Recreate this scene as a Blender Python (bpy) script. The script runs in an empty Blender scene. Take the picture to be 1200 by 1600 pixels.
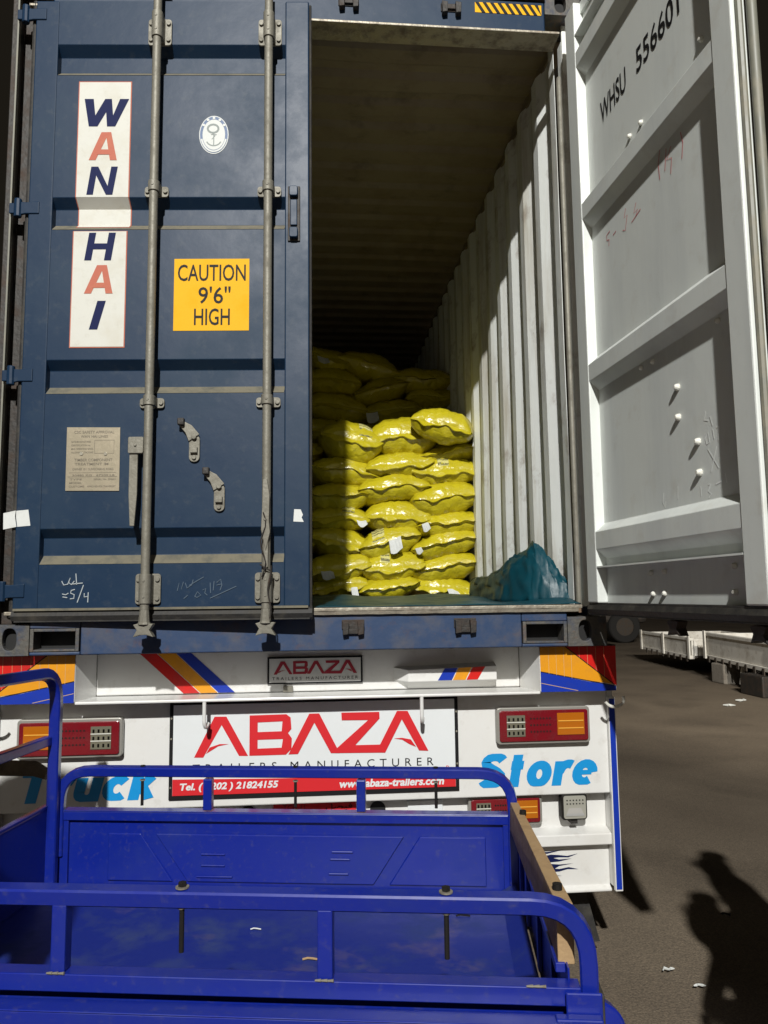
import bpy, bmesh, math, random
from mathutils import Vector, Matrix, noise
random.seed(7)
scene = bpy.context.scene
C = scene.collection
R = math.radians

# ------------------------------------------------------------------ camera
def cam_basis(yaw, pit, rol):
    cy, sy, cp, sp = math.cos(yaw), math.sin(yaw), math.cos(pit), math.sin(pit)
    f = Vector((sy*cp, cy*cp, sp)); r = Vector((cy, -sy, 0)); u = r.cross(f)
    return r*math.cos(rol)+u*math.sin(rol), -r*math.sin(rol)+u*math.cos(rol), f
cr, cu, cf = cam_basis(.0887, .1089, -.0117)
cd = bpy.data.cameras.new('camera')
cam = bpy.data.objects.new('camera', cd); C.objects.link(cam)
m = Matrix((cr, cu, -cf)).transposed().to_4x4()
m.translation = Vector((.0396, -3.0612, 1.5431))
cam.matrix_world = m
cd.sensor_fit = 'VERTICAL'; cd.sensor_height = 36; cd.lens = 1192.7/1600*36
cd.clip_start = .02; cd.clip_end = 500
scene.camera = cam

# ------------------------------------------------------------------ world, lamps, exposure
w = bpy.data.worlds.new('World'); scene.world = w; w.use_nodes = True
wn = w.node_tree; bg = wn.nodes['Background']
bg.inputs[0].default_value = (.0112, .0094, .0068, 1); bg.inputs[1].default_value = 1.0
# faint broad glow of the rest of the yard's lamps, from behind the photographer
sd = bpy.data.lights.new('yard_glow', 'SUN'); sd.energy = .17; sd.angle = R(50); sd.color = (1, .93, .82)
so = bpy.data.objects.new('yard_glow', sd); C.objects.link(so)
so.rotation_euler = Vector((.30, 1, -.50)).to_track_quat('-Z', 'Y').to_euler()
# the yard floodlight that makes the hard shadows (its mast and housing are built below)
LAMP = Vector((-1.35, -13.0, 10.4))
kd = bpy.data.lights.new('floodlight', 'SPOT'); kd.energy = 13800; kd.spot_size = R(120); kd.spot_blend = .6
kd.shadow_soft_size = .16; kd.color = (1, .985, .945)
ko = bpy.data.objects.new('floodlight', kd); C.objects.link(ko); ko.location = LAMP
ko.rotation_euler = (Vector((1.2, 1.0, 1.6))-LAMP).to_track_quat('-Z', 'Y').to_euler()
LAMP2 = Vector((3.2, -5.5, 7.5))
k2 = bpy.data.lights.new('far_floodlight', 'SPOT'); k2.energy = 7500; k2.spot_size = R(44); k2.spot_blend = .9
k2.shadow_soft_size = .15; k2.color = (1, .93, .82)
k2o = bpy.data.objects.new('far_floodlight', k2); C.objects.link(k2o); k2o.location = LAMP2
k2o.rotation_euler = (Vector((7.6, 11.5, 0))-LAMP2).to_track_quat('-Z', 'Y').to_euler()
scene.view_settings.view_transform = 'Standard'; scene.view_settings.look = 'None'
scene.view_settings.gamma = 1; scene.view_settings.use_curve_mapping = False
scene.view_settings.exposure = 0.0

# ------------------------------------------------------------------ materials
def mat(name, col, rough=.5, metal=0., dirt=None, amt=.0, scale=4., bump=.0, bscale=60., streak=False, col2=None, amt2=.0, scale2=25., spec=.5, coat=0.):
    M = bpy.data.materials.new(name); M.use_nodes = True
    n = M.node_tree.nodes; l = M.node_tree.links; p = n['Principled BSDF']
    p.inputs['Metallic'].default_value = metal
    p.inputs['Specular IOR Level'].default_value = spec
    p.inputs['Coat Weight'].default_value = coat; p.inputs['Coat Roughness'].default_value = .12
    tc = n.new('ShaderNodeTexCoord'); src = tc.outputs['Object']
    last = None
    def layer(prev, colr, amount, sc, st, lo):
        mp = n.new('ShaderNodeMapping'); l.new(src, mp.inputs[0])
        mp.inputs['Scale'].default_value = (sc, sc, sc*.12) if st else (sc, sc, sc)
        t = n.new('ShaderNodeTexNoise'); t.inputs['Scale'].default_value = 1; t.inputs['Detail'].default_value = 7; t.inputs['Roughness'].default_value = .65
        l.new(mp.outputs[0], t.inputs['Vector'])
        r = n.new('ShaderNodeValToRGB'); r.color_ramp.elements[0].position = lo; r.color_ramp.elements[1].position = lo+.22
        r.color_ramp.elements[1].color = (amount, amount, amount, 1)
        l.new(t.outputs['Fac'], r.inputs[0])
        mx = n.new('ShaderNodeMix'); mx.data_type = 'RGBA'
        l.new(r.outputs[0], mx.inputs['Factor'])
        if prev is None: mx.inputs['A'].default_value = (*col, 1)
        else: l.new(prev, mx.inputs['A'])
        mx.inputs['B'].default_value = (*colr, 1)
        return mx.outputs['Result'], r.outputs[0]
    if dirt and amt > 0:
        last, fac = layer(None, dirt, amt, scale, streak, .47)
        rr = n.new('ShaderNodeMapRange'); l.new(fac, rr.inputs[0]); rr.inputs[3].default_value = rough; rr.inputs[4].default_value = min(1, rough+.3)
        l.new(rr.outputs[0], p.inputs['Roughness'])
    else: p.inputs['Roughness'].default_value = rough
    if col2 and amt2 > 0: last, _ = layer(last, col2, amt2, scale2, False, .56)
    if last: l.new(last, p.inputs['Base Color'])
    else: p.inputs['Base Color'].default_value = (*col, 1)
    if bump:
        t = n.new('ShaderNodeTexNoise'); t.inputs['Scale'].default_value = bscale; t.inputs['Detail'].default_value = 5
        l.new(src, t.inputs['Vector'])
        b = n.new('ShaderNodeBump'); b.inputs['Strength'].default_value = bump; b.inputs['Distance'].default_value = .01
        l.new(t.outputs['Fac'], b.inputs['Height']); l.new(b.outputs[0], p.inputs['Normal'])
    return M
DUST = (.26, .22, .15)
M = dict(
 blue=mat('container_blue_paint', (.0075, .025, .058), .42, spec=.25, dirt=(.014, .036, .064), amt=.5, scale=2.2, bump=.12, bscale=9, col2=(.10, .11, .11), amt2=.22, scale2=22),
 blue_dusty=mat('dusty_blue_paint', (.165, .150, .108), .9, dirt=(.07, .075, .07), amt=.7, scale=14, bump=.1),
 sill=mat('sill_blue_paint', (.019, .045, .11), .5, dirt=(.12, .10, .075), amt=.5, scale=6, bump=.2, bscale=14, col2=(.10, .045, .02), amt2=.6, scale2=16),
 casting=mat('casting_worn_paint', (.10, .095, .085), .6, .3, dirt=(.03, .05, .10), amt=.8, scale=14, bump=.3, col2=(.22, .10, .04), amt2=.7, scale2=20),
 galv=mat('galvanised_steel', (.20, .19, .155), .55, .25, dirt=(.12, .11, .085), amt=.6, scale=16, bump=.15, bscale=80, col2=(.12, .09, .06), amt2=.5, scale2=40),
 wall=mat('container_wall_grey_paint', (.84, .87, .84), .55, dirt=(.50, .46, .37), amt=.95, scale=6, streak=True, bump=.15, bscale=12, col2=(.22, .15, .09), amt2=.85, scale2=5),
 door_in=mat('door_inner_white_paint', (.66, .69, .66), .45, dirt=(.53, .56, .55), amt=.7, scale=4, streak=True, bump=.08, bscale=10, col2=(.42, .38, .30), amt2=.35, scale2=9),
 roof=mat('container_roof_primer', (.24, .195, .125), .6, dirt=(.20, .15, .09), amt=.8, scale=4, bump=.2, bscale=10, col2=(.07, .045, .028), amt2=.7, scale2=5),
 floorw=mat('plywood_floor', (.16, .10, .06), .7, dirt=(.08, .05, .03), amt=.7, scale=6),
 rubber=mat('black_rubber', (.018, .017, .016), .65, dirt=(.09, .08, .06), amt=.5, scale=10, bump=.2),
 gasket=mat('dusty_grey_gasket', (.16, .16, .13), .5, dirt=(.30, .27, .20), amt=.6, scale=10),
 threshold=mat('worn_steel_threshold', (.33, .30, .24), .5, .5, dirt=(.12, .09, .07), amt=.7, scale=18, bump=.3, col2=(.16, .07, .03), amt2=.5),
 black=mat('flat_black', (.006, .006, .006), .7),
 dark=mat('dark_greasy_steel', (.03, .027, .024), .6, .2, dirt=(.07, .04, .025), amt=.6, scale=12, bump=.3),
 white=mat('trailer_white_paint', (.71, .71, .69), .33, dirt=(.62, .60, .55), amt=.5, scale=3.2, bump=.05, bscale=6, col2=(.34, .30, .24), amt2=.32, scale2=15, coat=.25),
 sign=mat('white_sign_sheet', (.72, .75, .76), .3, dirt=(.66, .68, .68), amt=.5, scale=4, coat=.2),
 plate_w=mat('brushed_sign_plate', (.60, .60, .58), .4, .1, dirt=(.42, .42, .40), amt=.5, scale=14),
 red=mat('sign_red', (.62, .022, .028), .38), dred=mat('dark_red_print', (.32, .012, .03), .4),
 sred=mat('reflective_red', (.58, .015, .012), .3, dirt=(.30, .01, .01), amt=.5, scale=12),
 orange=mat('reflective_orange', (.72, .30, .012), .32, dirt=(.50, .20, .02), amt=.5, scale=12),
 sblue=mat('reflective_blue', (.008, .035, .36), .32, dirt=(.01, .03, .2), amt=.4, scale=10),
 cyan=mat('cyan_vinyl_lettering', (.008, .27, .63), .35),
 ink=mat('black_ink', (.010, .010, .011), .6, spec=.2), grey_ink=mat('faded_ink', (.13, .11, .08), .6),
 navy=mat('navy_lettering', (.005, .010, .060), .6, spec=.15), salmon=mat('faded_red_lettering', (.44, .13, .085), .6, spec=.2, dirt=(.50, .21, .13), amt=.6, scale=12),
 decal=mat('white_vinyl_decal', (.58, .58, .53), .55, spec=.25, dirt=(.54, .52, .44), amt=.6, scale=9, col2=(.30, .27, .2), amt2=.25, scale2=30),
 yellow=mat('caution_yellow_decal', (.74, .40, .010), .6, dirt=(.68, .34, .012), amt=.5, scale=9, spec=.15),
 csc=mat('engraved_brass_plate', (.42, .37, .27), .32, .55, dirt=(.22, .18, .13), amt=.7, scale=26, bump=.03),
 emblem=mat('emblem_paper', (.50, .52, .50), .5), emblem_b=mat('emblem_blue', (.04, .09, .20), .5),
 paper=mat('white_paper', (.62, .64, .62), .6, dirt=(.45, .45, .42), amt=.4, scale=20),
 chalk=mat('chalk_marks', (.30, .34, .36), .9), chalk_w=mat('pale_chalk', (.82, .84, .82), .9), redpen=mat('red_marker', (.55, .16, .17), .7),
 lred=mat('red_lamp_lens', (.17, .006, .012), .2, dirt=(.12, .01, .014), amt=.5, scale=20, coat=.5),
 lamb=mat('amber_lamp_lens', (.42, .12, .006), .18, coat=.5), lclr=mat('clear_lamp_lens', (.20, .19, .14), .2, .3, coat=.5),
 lbez=mat('grey_lamp_bezel', (.30, .29, .26), .4, .3), ldark=mat('lamp_diodes', (.012, .011, .010), .6, spec=.2), lline=mat('lamp_reflector_line', (.75, .38, .06), .2),
 lamp_glass=mat('work_lamp_glass', (.50, .50, .44), .15, .4, coat=.5), lamp_shine=mat('work_lamp_reflector', (.8, .8, .78), .1, .6),
 trike=mat('cobalt_blue_enamel', (.005, .016, .225), .30, dirt=(.007, .022, .185), amt=.5, scale=5, bump=.04, bscale=14, coat=.3, col2=(.08, .08, .13), amt2=.4, scale2=55),
 trike_floor=mat('scuffed_blue_floor', (.008, .020, .19), .42, dirt=(.03, .05, .15), amt=.75, scale=7, bump=.12, bscale=20, col2=(.17, .13, .11), amt2=.62, scale2=4),
 steel=mat('zinc_bolt', (.32, .30, .24), .45, .5, dirt=(.1, .07, .05), amt=.6, scale=60),
 bolt_w=mat('painted_bolt_head', (.66, .66, .60), .5, dirt=(.40, .36, .28), amt=.5, scale=60),
 wood=mat('raw_timber', (.36, .24, .12), .7, dirt=(.25, .16, .08), amt=.7, scale=20, bump=.3, bscale=50),
 wood_old=mat('weathered_timber', (.12, .09, .055), .8, dirt=(.05, .04, .03), amt=.8, scale=14, bump=.5),
 sackt=mat('tag_printed_back', (.30, .22, .12), .6),
 tarp=mat('teal_tarpaulin', (.002, .046, .066), .40, dirt=(.003, .028, .038), amt=.7, scale=5, bump=.25, bscale=18, col2=(.012, .075, .09), amt2=.4, scale2=16),
 oldwhite=mat('scuffed_old_white_paint', (.78, .76, .70), .6, dirt=(.48, .44, .37), amt=.8, scale=3.5, bump=.2, bscale=8, col2=(.16, .10, .06), amt2=.7, scale2=12),
 tyre=mat('tyre_rubber', (.015, .014, .013), .8, bump=.3), rim=mat('rusty_rim', (.07, .06, .05), .6, .4, dirt=(.10, .065, .04), amt=.7, scale=12),
 concrete=mat('concrete_block', (.22, .20, .17), .9, dirt=(.13, .11, .09), amt=.7, scale=8, bump=.5, bscale=30),
 darkcab=mat('dark_lorry_paint', (.04, .035, .03), .5, dirt=(.09, .06, .04), amt=.5, scale=4),
 green=mat('green_plastic', (.03, .25, .12), .5), rag=mat('dark_rag', (.02, .02, .02), .9),
 skin=mat('skin', (.26, .14, .085), .55), cloth_a=mat('grey_cotton', (.12, .12, .13), .9), cloth_b=mat('dark_denim', (.03, .04, .07), .9), hair=mat('black_hair', (.01, .008, .007), .7),
 mast=mat('mast_grey', (.2, .2, .2), .6, .4),
)
def sack_material():
    Mx = mat('yellow_woven_plastic', (.53, .45, .014), .30, dirt=(.42, .35, .012), amt=.7, scale=7, bump=.0, coat=.3, spec=.6)
    n = Mx.node_tree.nodes; l = Mx.node_tree.links; p = n['Principled BSDF']; tc = [q for q in n if q.type == 'TEX_COORD'][0]
    t = n.new('ShaderNodeTexNoise'); t.inputs['Scale'].default_value = 12; t.inputs['Detail'].default_value = 3; t.inputs['Distortion'].default_value = .5
    l.new(tc.outputs['Object'], t.inputs['Vector'])
    v = n.new('ShaderNodeTexVoronoi'); v.inputs['Scale'].default_value = 11; l.new(tc.outputs['Object'], v.inputs['Vector'])
    a = n.new('ShaderNodeMath'); a.operation = 'MULTIPLY_ADD'; l.new(v.outputs['Distance'], a.inputs[0]); a.inputs[1].default_value = .35; l.new(t.outputs['Fac'], a.inputs[2])
    b = n.new('ShaderNodeBump'); b.inputs['Strength'].default_value = .62; b.inputs['Distance'].default_value = .035
    l.new(a.outputs[0], b.inputs['Height']); l.new(b.outputs[0], p.inputs['Normal'])
    return Mx
M['sack'] = sack_material()
def ground_material():
    g = bpy.data.materials.new('dusty_worn_asphalt'); g.use_nodes = True
    n = g.node_tree.nodes; l = g.node_tree.links; p = n['Principled BSDF']; p.inputs['Roughness'].default_value = .9
    p.inputs['Specular IOR Level'].default_value = .25
    tc = n.new('ShaderNodeTexCoord')
    def nz(s, d=8, dist=0.):
        t = n.new('ShaderNodeTexNoise'); t.inputs['Scale'].default_value = s; t.inputs['Detail'].default_value = d; t.inputs['Distortion'].default_value = dist
        l.new(tc.outputs['Object'], t.inputs['Vector']); return t.outputs['Fac']
    def ramp(f, a, b, ca, cb):
        r = n.new('ShaderNodeValToRGB'); r.color_ramp.elements[0].position = a; r.color_ramp.elements[1].position = b
        r.color_ramp.elements[0].color = (*ca, 1); r.color_ramp.elements[1].color = (*cb, 1); l.new(f, r.inputs[0]); return r.outputs[0]
    def mix(f, a, b, mode='MIX'):
        x = n.new('ShaderNodeMix'); x.data_type = 'RGBA'; x.blend_type = mode
        if hasattr(f, 'node'): l.new(f, x.inputs['Factor'])
        else: x.inputs['Factor'].default_value = f
        l.new(a, x.inputs['A']); l.new(b, x.inputs['B']); return x.outputs['Result']
    base = ramp(nz(.8, 6, .6), .35, .7, (.135, .110, .084), (.190, .156, .118))
    grit = ramp(nz(140, 4), .35, .68, (.55, .55, .55), (1.35, 1.3, 1.2))
    c = mix(.75, base, grit, 'MULTIPLY')
    stain = ramp(nz(1.1, 9, .3), .56, .72, (0, 0, 0), (.30, .30, .30))
    dk = n.new('ShaderNodeRGB'); dk.outputs[0].default_value = (.035, .028, .021, 1)
    c = mix(stain, c, dk.outputs[0])
    l.new(c, p.inputs['Base Color'])
    b = n.new('ShaderNodeBump'); b.inputs['Strength'].default_value = .5; b.inputs['Distance'].default_value = .01
    l.new(nz(90, 6), b.inputs['Height']); l.new(b.outputs[0], p.inputs['Normal'])
    return g
M['ground'] = ground_material()
def print_material():
    g = bpy.data.materials.new('printed_label'); g.use_nodes = True
    n = g.node_tree.nodes; l = g.node_tree.links; p = n['Principled BSDF']; p.inputs['Roughness'].default_value = .5
    tc = n.new('ShaderNodeTexCoord'); w1 = n.new('ShaderNodeTexWave'); w1.bands_direction = 'Y'; w1.inputs['Scale'].default_value = 14; w1.inputs['Distortion'].default_value = 1.5
    t = n.new('ShaderNodeTexNoise'); t.inputs['Scale'].default_value = 90
    l.new(tc.outputs['Object'], w1.inputs['Vector']); l.new(tc.outputs['Object'], t.inputs['Vector'])
    mu = n.new('ShaderNodeMath'); mu.operation = 'MULTIPLY'; l.new(w1.outputs['Fac'], mu.inputs[0]); l.new(t.outputs['Fac'], mu.inputs[1])
    r = n.new('ShaderNodeValToRGB'); r.color_ramp.elements[0].position = .25; r.color_ramp.elements[1].position = .42
    r.color_ramp.elements[0].color = (.60, .56, .20, 1); r.color_ramp.elements[1].color = (.16, .15, .06, 1)
    l.new(mu.outputs[0], r.inputs[0]); l.new(r.outputs[0], p.inputs['Base Color'])
    return g
M['print'] = print_material()

# ------------------------------------------------------------------ mesh helpers
def origin_of(o):
    v = Vector((0, 0, 0))
    while o is not None: v += o.location; o = o.parent
    return v
class B:
    """collects faces in world coordinates; build() links them as ONE mesh object"""
    def __init__(s, xf=None): s.v = []; s.f = []; s.xf = xf
    def add(s, vs, fs):
        k = len(s.v)
        for p in vs: s.v.append(Vector(s.xf(*p)) if s.xf else Vector(p))
        s.f += [tuple(i+k for i in f) for f in fs]; return s
    def box(s, x0, x1, y0, y1, z0, z1):
        return s.add([(x0,y0,z0),(x1,y0,z0),(x1,y1,z0),(x0,y1,z0),(x0,y0,z1),(x1,y0,z1),(x1,y1,z1),(x0,y1,z1)],
                     [(0,3,2,1),(4,5,6,7),(0,1,5,4),(1,2,6,5),(2,3,7,6),(3,0,4,7)])
    def rbox(s, x0, x1, y0, y1, z0, z1, r, n=4):           # box rounded in the x-z plane, depth along y
        pts = []
        for cx, cz, a0 in ((x1-r, z1-r, 0), (x0+r, z1-r, 90), (x0+r, z0+r, 180), (x1-r, z0+r, 270)):
            for k in range(n+1):
                a = R(a0+90*k/n); pts.append((cx+r*math.cos(a), cz+r*math.sin(a)))
        return s.prism(pts, y0, y1)
    def prism(s, pts, y0, y1):                              # polygon in x-z, depth along y
        n = len(pts); vs = [(x, y0, z) for x, z in pts]+[(x, y1, z) for x, z in pts]
        fs = [tuple(range(n)), tuple(reversed(range(n, 2*n)))]+[(i, i+n, (i+1) % n+n, (i+1) % n) for i in range(n)]
        return s.add(vs, fs)
    def tube(s, path, r, n=10, close=True, radii=None, square=False):
        path = [Vector(s.xf(*p)) if s.xf else Vector(p) for p in path]; N = len(path); rings = []
        ref = Vector((0, 0, 1))
        prevu = None
        for i, p in enumerate(path):
            t = ((path[min(i+1, N-1)]-p).normalized()+(p-path[max(i-1, 0)]).normalized())
            t = t.normalized() if t.length > 1e-6 else Vector((0, 0, 1))
            if prevu is None:
                a = ref if abs(t.dot(ref)) < .9 else Vector((0, 1, 0)); u = (a-t*a.dot(t)).normalized()
            else: u = (prevu-t*prevu.dot(t)).normalized()
            prevu = u; v = t.cross(u); rr = radii[i] if radii else r
            if square:
                c = .78; q = []
                for a, b in ((1,c),(c,1),(-c,1),(-1,c),(-1,-c),(-c,-1),(c,-1),(1,-c)): q.append(p+u*a*rr+v*b*rr)
                rings.append(q)
            else: rings.append([p+u*math.cos(2*math.pi*k/n)*rr+v*math.sin(2*math.pi*k/n)*rr for k in range(n)])
        k0 = len(s.v); n = len(rings[0])
        for q in rings: s.v += q
        for i in range(N-1):
            for k in range(n): s.f.append((k0+i*n+k, k0+i*n+(k+1) % n, k0+(i+1)*n+(k+1) % n, k0+(i+1)*n+k))
        if close: s.f.append(tuple(k0+k for k in reversed(range(n)))); s.f.append(tuple(k0+(N-1)*n+k for k in range(n)))
        return s
    def cyl(s, a, b, r, n=12): return s.tube([a, b], r, n)
    def grid(s, fn, nu, nv):
        vs = [fn(i/nu, j/nv) for j in range(nv+1) for i in range(nu+1)]
        return s.add(vs, [(j*(nu+1)+i, j*(nu+1)+i+1, (j+1)*(nu+1)+i+1, (j+1)*(nu+1)+i) for j in range(nv) for i in range(nu)])
    def build(s, name, material, parent=None, smooth=False, bevel=0, recalc=True, solid=0, seg=2):
        me = bpy.data.meshes.new(name); o = bpy.data.objects.new(name, me); C.objects.link(o)
        if parent is not None:
            o.parent = parent; off = origin_of(parent)
        else:
            xs = [p.x for p in s.v]; ys = [p.y for p in s.v]; zs = [p.z for p in s.v]
            off = Vector(((min(xs)+max(xs))/2, (min(ys)+max(ys))/2, min(zs))); o.location = off
        me.from_pydata([tuple(p-off) for p in s.v], [], s.f)
        if recalc:
            bm = bmesh.new(); bm.from_mesh(me); bmesh.ops.recalc_face_normals(bm, faces=bm.faces); bm.to_mesh(me); bm.free()
        me.materials.append(M[material] if isinstance(material, str) else material)
        if smooth:
            for p in me.polygons: p.use_smooth = True
            try: me.set_sharp_from_angle(angle=R(38))
            except Exception: pass
        if bevel:
            b = o.modifiers.new('bevel', 'BEVEL'); b.width = bevel; b.segments = seg; b.limit_method = 'ANGLE'; b.angle_limit = R(40)
        if solid:
            q = o.modifiers.new('solid', 'SOLIDIFY'); q.thickness = solid; q.offset = 0
        return o
def tag(o, label=None, cat=None, group=None, kind=None):
    for k, v in (('label', label), ('category', cat), ('group', group), ('kind', kind)):
        if v: o[k] = v
    return o
def thing(name, loc, label, cat, group=None):
    o = bpy.data.objects.new(name, None); C.objects.link(o); o.location = loc; o.empty_display_size = .2
    return tag(o, label, cat, group)

def flat_text(name, body, a0, a1, b0, b1, fn, material, parent, c=.0015, shear=0., bold=0., space=1.):
    """writing fitted to the box a0..a1 (right) x b0..b1 (up); fn(a, b, c) gives the world point"""
    cu_ = bpy.data.curves.new('t', 'FONT'); cu_.body = body; cu_.size = 1; cu_.shear = shear; cu_.offset = bold; cu_.resolution_u = 3; cu_.space_character = space
    to = bpy.data.objects.new('t', cu_); C.objects.link(to)
    dg = bpy.context.evaluated_depsgraph_get(); me = bpy.data.meshes.new_from_object(to.evaluated_get(dg))
    bpy.data.objects.remove(to); bpy.data.curves.remove(cu_)
    xs = [v.co.x for v in me.vertices]; ys = [v.co.y for v in me.vertices]
    x0, x1, y0, y1 = min(xs), max(xs), min(ys), max(ys)
    b = B()
    b.v = [Vector(fn(a0+(v.co.x-x0)/(x1-x0)*(a1-a0), b0+(v.co.y-y0)/(y1-y0)*(b1-b0), c)) for v in me.vertices]
    b.f = [tuple(p.vertices) for p in me.polygons]
    bpy.data.meshes.remove(me)
    o = b.build(name, material, parent, recalc=False)
    return o
def flat_poly(b, pts, fn, c=.001):                          # an n-gon lying on a surface
    k = len(b.v); b.v += [Vector(fn(p[0], p[1], c)) for p in pts]; b.f.append(tuple(range(k, k+len(pts))))
def ribbon(b, pts, wd, fn, c=.001):
    P = [Vector((p[0], p[1], 0)) for p in pts]; k = len(b.v)
    for i, p in enumerate(P):
        t = (P[min(i+1, len(P)-1)]-P[max(i-1, 0)]).normalized(); q = Vector((-t.y, t.x, 0))*wd/2
        b.v += [Vector(fn(p.x+q.x, p.y+q.y, c)), Vector(fn(p.x-q.x, p.y-q.y, c))]
    for i in range(len(P)-1): b.f.append((k+2*i, k+2*i+1, k+2*i+3, k+2*i+2))
def smooth_path(pts, r, n=5):                               # rounds the corners of a polyline
    P = [Vector(p) for p in pts]; out = [P[0]]
    for i in range(1, len(P)-1):
        a = P[i]+(P[i-1]-P[i]).normalized()*r; b = P[i]+(P[i+1]-P[i]).normalized()*r
        for k in range(n+1):
            t = k/n; out.append(a*(1-t)**2+P[i]*2*t*(1-t)+b*t*t)
    return out+[P[-1]]
def holed_plate(b, x0, x1, z0, z1, cx, cz, rx, rz, y, depth, n=24, squircle=2.6):
    """front plate with an oval opening and the tube behind it"""
    ring = []
    for k in range(n):
        a = 2*math.pi*k/n; c, s_ = math.cos(a), math.sin(a); e = 2/squircle
        ring.append((cx+rx*math.copysign(abs(c)**e, c), cz+rz*math.copysign(abs(s_)**e, s_)))
    outer = []
    for k in range(n):
        a = 2*math.pi*k/n; c, s_ = math.cos(a), math.sin(a)
        t = min((((x1 if c > 0 else x0)-cx)/c) if abs(c) > 1e-6 else 1e9, (((z1 if s_ > 0 else z0)-cz)/s_) if abs(s_) > 1e-6 else 1e9)
        outer.append((cx+c*t, cz+s_*t))
    for X, Z in ((x0, z0), (x1, z0), (x1, z1), (x0, z1)):    # snap nearest to the corners
        i = min(range(n), key=lambda q: (outer[q][0]-X)**2+(outer[q][1]-Z)**2); outer[i] = (X, Z)
    vs = [(x, y, z) for x, z in outer]+[(x, y, z) for x, z in ring]+[(x, y+depth, z) for x, z in ring]
    fs = [(k, (k+1) % n, (k+1) % n+n, k+n) for k in range(n)]+[(k+n, (k+1) % n+n, (k+1) % n+2*n, k+2*n) for k in range(n)]
    b.add(vs, fs)
    b.add([(x0,y,z0),(x1,y,z0),(x1,y,z1),(x0,y,z1),(x0,y+.17,z0),(x1,y+.17,z0),(x1,y+.17,z1),(x0,y+.17,z1)], [(0,1,5,4),(1,2,6,5),(2,3,7,6),(3,0,4,7),(4,5,6,7)])

# ================================================================== SETTING
ZC = 1.33
g = B(); g.grid(lambda u, v: (-120+240*u, -60+240*v, .012*noise.noise(Vector((u*60, v*60, 0)))), 120, 120)
tag(g.build('ground', 'ground', smooth=True), kind='structure')

# ================================================================== SHIPPING CONTAINER
con = thing('shipping_container', (0, 6, ZC), 'dark blue high shipping container on the trailer, left door shut and right door open', 'shipping container')
Z0, Z1 = 1.33, 4.226
# corner castings
for sx in (-1, 1):
    for zb, zt, hz in ((Z0, Z0+.118, Z0+.062), (4.108, 4.226, 4.163)):
        b = B(); xa, xb = (sx*1.219, sx*1.057) if sx < 0 else (sx*1.057, sx*1.219)
        holed_plate(b, xa, xb, zb, zt, sx*1.1295, hz, .026, .042, 0, .03)
        b.build('corner_casting', 'casting', con, bevel=.003)
        B().add([(xa+.01, .034, zb+.01), (xb-.01, .034, zb+.01), (xb-.01, .034, zt-.01), (xa+.01, .034, zt-.01)], [(0, 1, 2, 3)]).build('casting_hole_shade', 'black', con)  # black sheet paints the shade inside the casting
# corner posts
for sx in (-1, 1):
    b = B()
    if sx < 0: b.box(-1.219, -1.196, .004, .11, Z0+.118, 4.108).box(-1.196, -1.12, .070, .11, Z0+.118, 4.108)
    else:
        b.prism([], 0, 0) if False else None
        b.box(1.195, 1.219, .004, .15, Z0+.118, 4.108); b.box(1.150, 1.195, .060, .072, Z0+.16, 4.108); b.box(1.150, 1.158, .072, .125, Z0+.16, 4.04)
    b.build('corner_post', 'dark' if sx < 0 else 'wall', con, bevel=.003)  # left post's recess shade is put into its dark material
B().box(-1.1955, -1.189, -.004, .02, Z0+.16, 4.10).build('post_edge', 'gasket', con)
B().tube([(1.145, .105, 1.50), (1.145, .105, 3.86), (1.150, .112, 3.885)], .013, 10).build('lashing_bar', 'galv', con, smooth=True)
# bottom sill with the two pocket openings
b = B(); zt = 1.482
for x0, x1 in ((-.865, .865),): b.box(x0, x1, 0, .09, Z0, zt)
for sx in (-1, 1):
    b.box(min(sx*.867, sx*1.055), max(sx*.867, sx*1.055), 0, .09, 1.432, zt)
    b.box(min(sx*.867, sx*1.055), max(sx*.867, sx*1.055), 0, .09, Z0, 1.343)
b.build('bottom_sill', 'sill', con, bevel=.004)
for sx in (-1, 1):
    x0, x1 = sorted((sx*.870, sx*1.053)); b = B()
    b.box(x0, x0+.014, -.004, .08, 1.344, 1.431).box(x1-.014, x1, -.004, .08, 1.344, 1.431).box(x0+.014, x1-.014, -.004, .08, 1.420, 1.431).box(x0+.014, x1-.014, -.004, .08, 1.344, 1.352)
    b.build('pocket_frame', 'casting', con, bevel=.002)
    B().box(x0+.002, x1-.002, .082, .086, 1.345, 1.430).build('pocket_shade', 'black', con)  # black sheet stands for the shade at the back of the pocket
b = B(); b.box(-1.15, 1.118, -.012, .10, 1.4825, 1.497); b.build('threshold', 'threshold', con, bevel=.003)
B().grid(lambda u, v: (-1.12+2.22*u, -.014-.002*v, 1.470+.0125*v+.002*noise.noise(Vector((u*40, v, 3)))), 60, 2).build('threshold_lip', 'threshold', con, solid=.002)
# header
B().box(-1.056, 1.056, 0, .11, 4.020, 4.168).build('header', 'blue', con, bevel=.006)
B().box(-1.15, 1.118, -.010, .105, 4.0085, 4.0195).build('header_lip', 'threshold', con, bevel=.002)
B().box(-1.056, 1.056, -.022, .09, 4.1685, 4.195).build('header_cap', 'dark', con, bevel=.004)
# cam keepers
for x in (.183, .633):
    for zc_, up in ((1.415, 1), (4.095, -1)):
        b = B()
        for dx in (-.030, .030):
            b.prism([(x+dx-.011, zc_-.026), (x+dx+.011, zc_-.022), (x+dx+.013, zc_+.024), (x+dx-.013, zc_+.028)], -.030, -.0015)
        b.box(x-.019, x+.019, -.016, -.0015, zc_-.012*up-.010, zc_-.012*up+.010)
        b.box(x-.045, x+.045, -.0055, -.001, zc_-.004, zc_+.034)
        b.build('cam_keeper', 'dark', con, bevel=.002)
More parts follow.
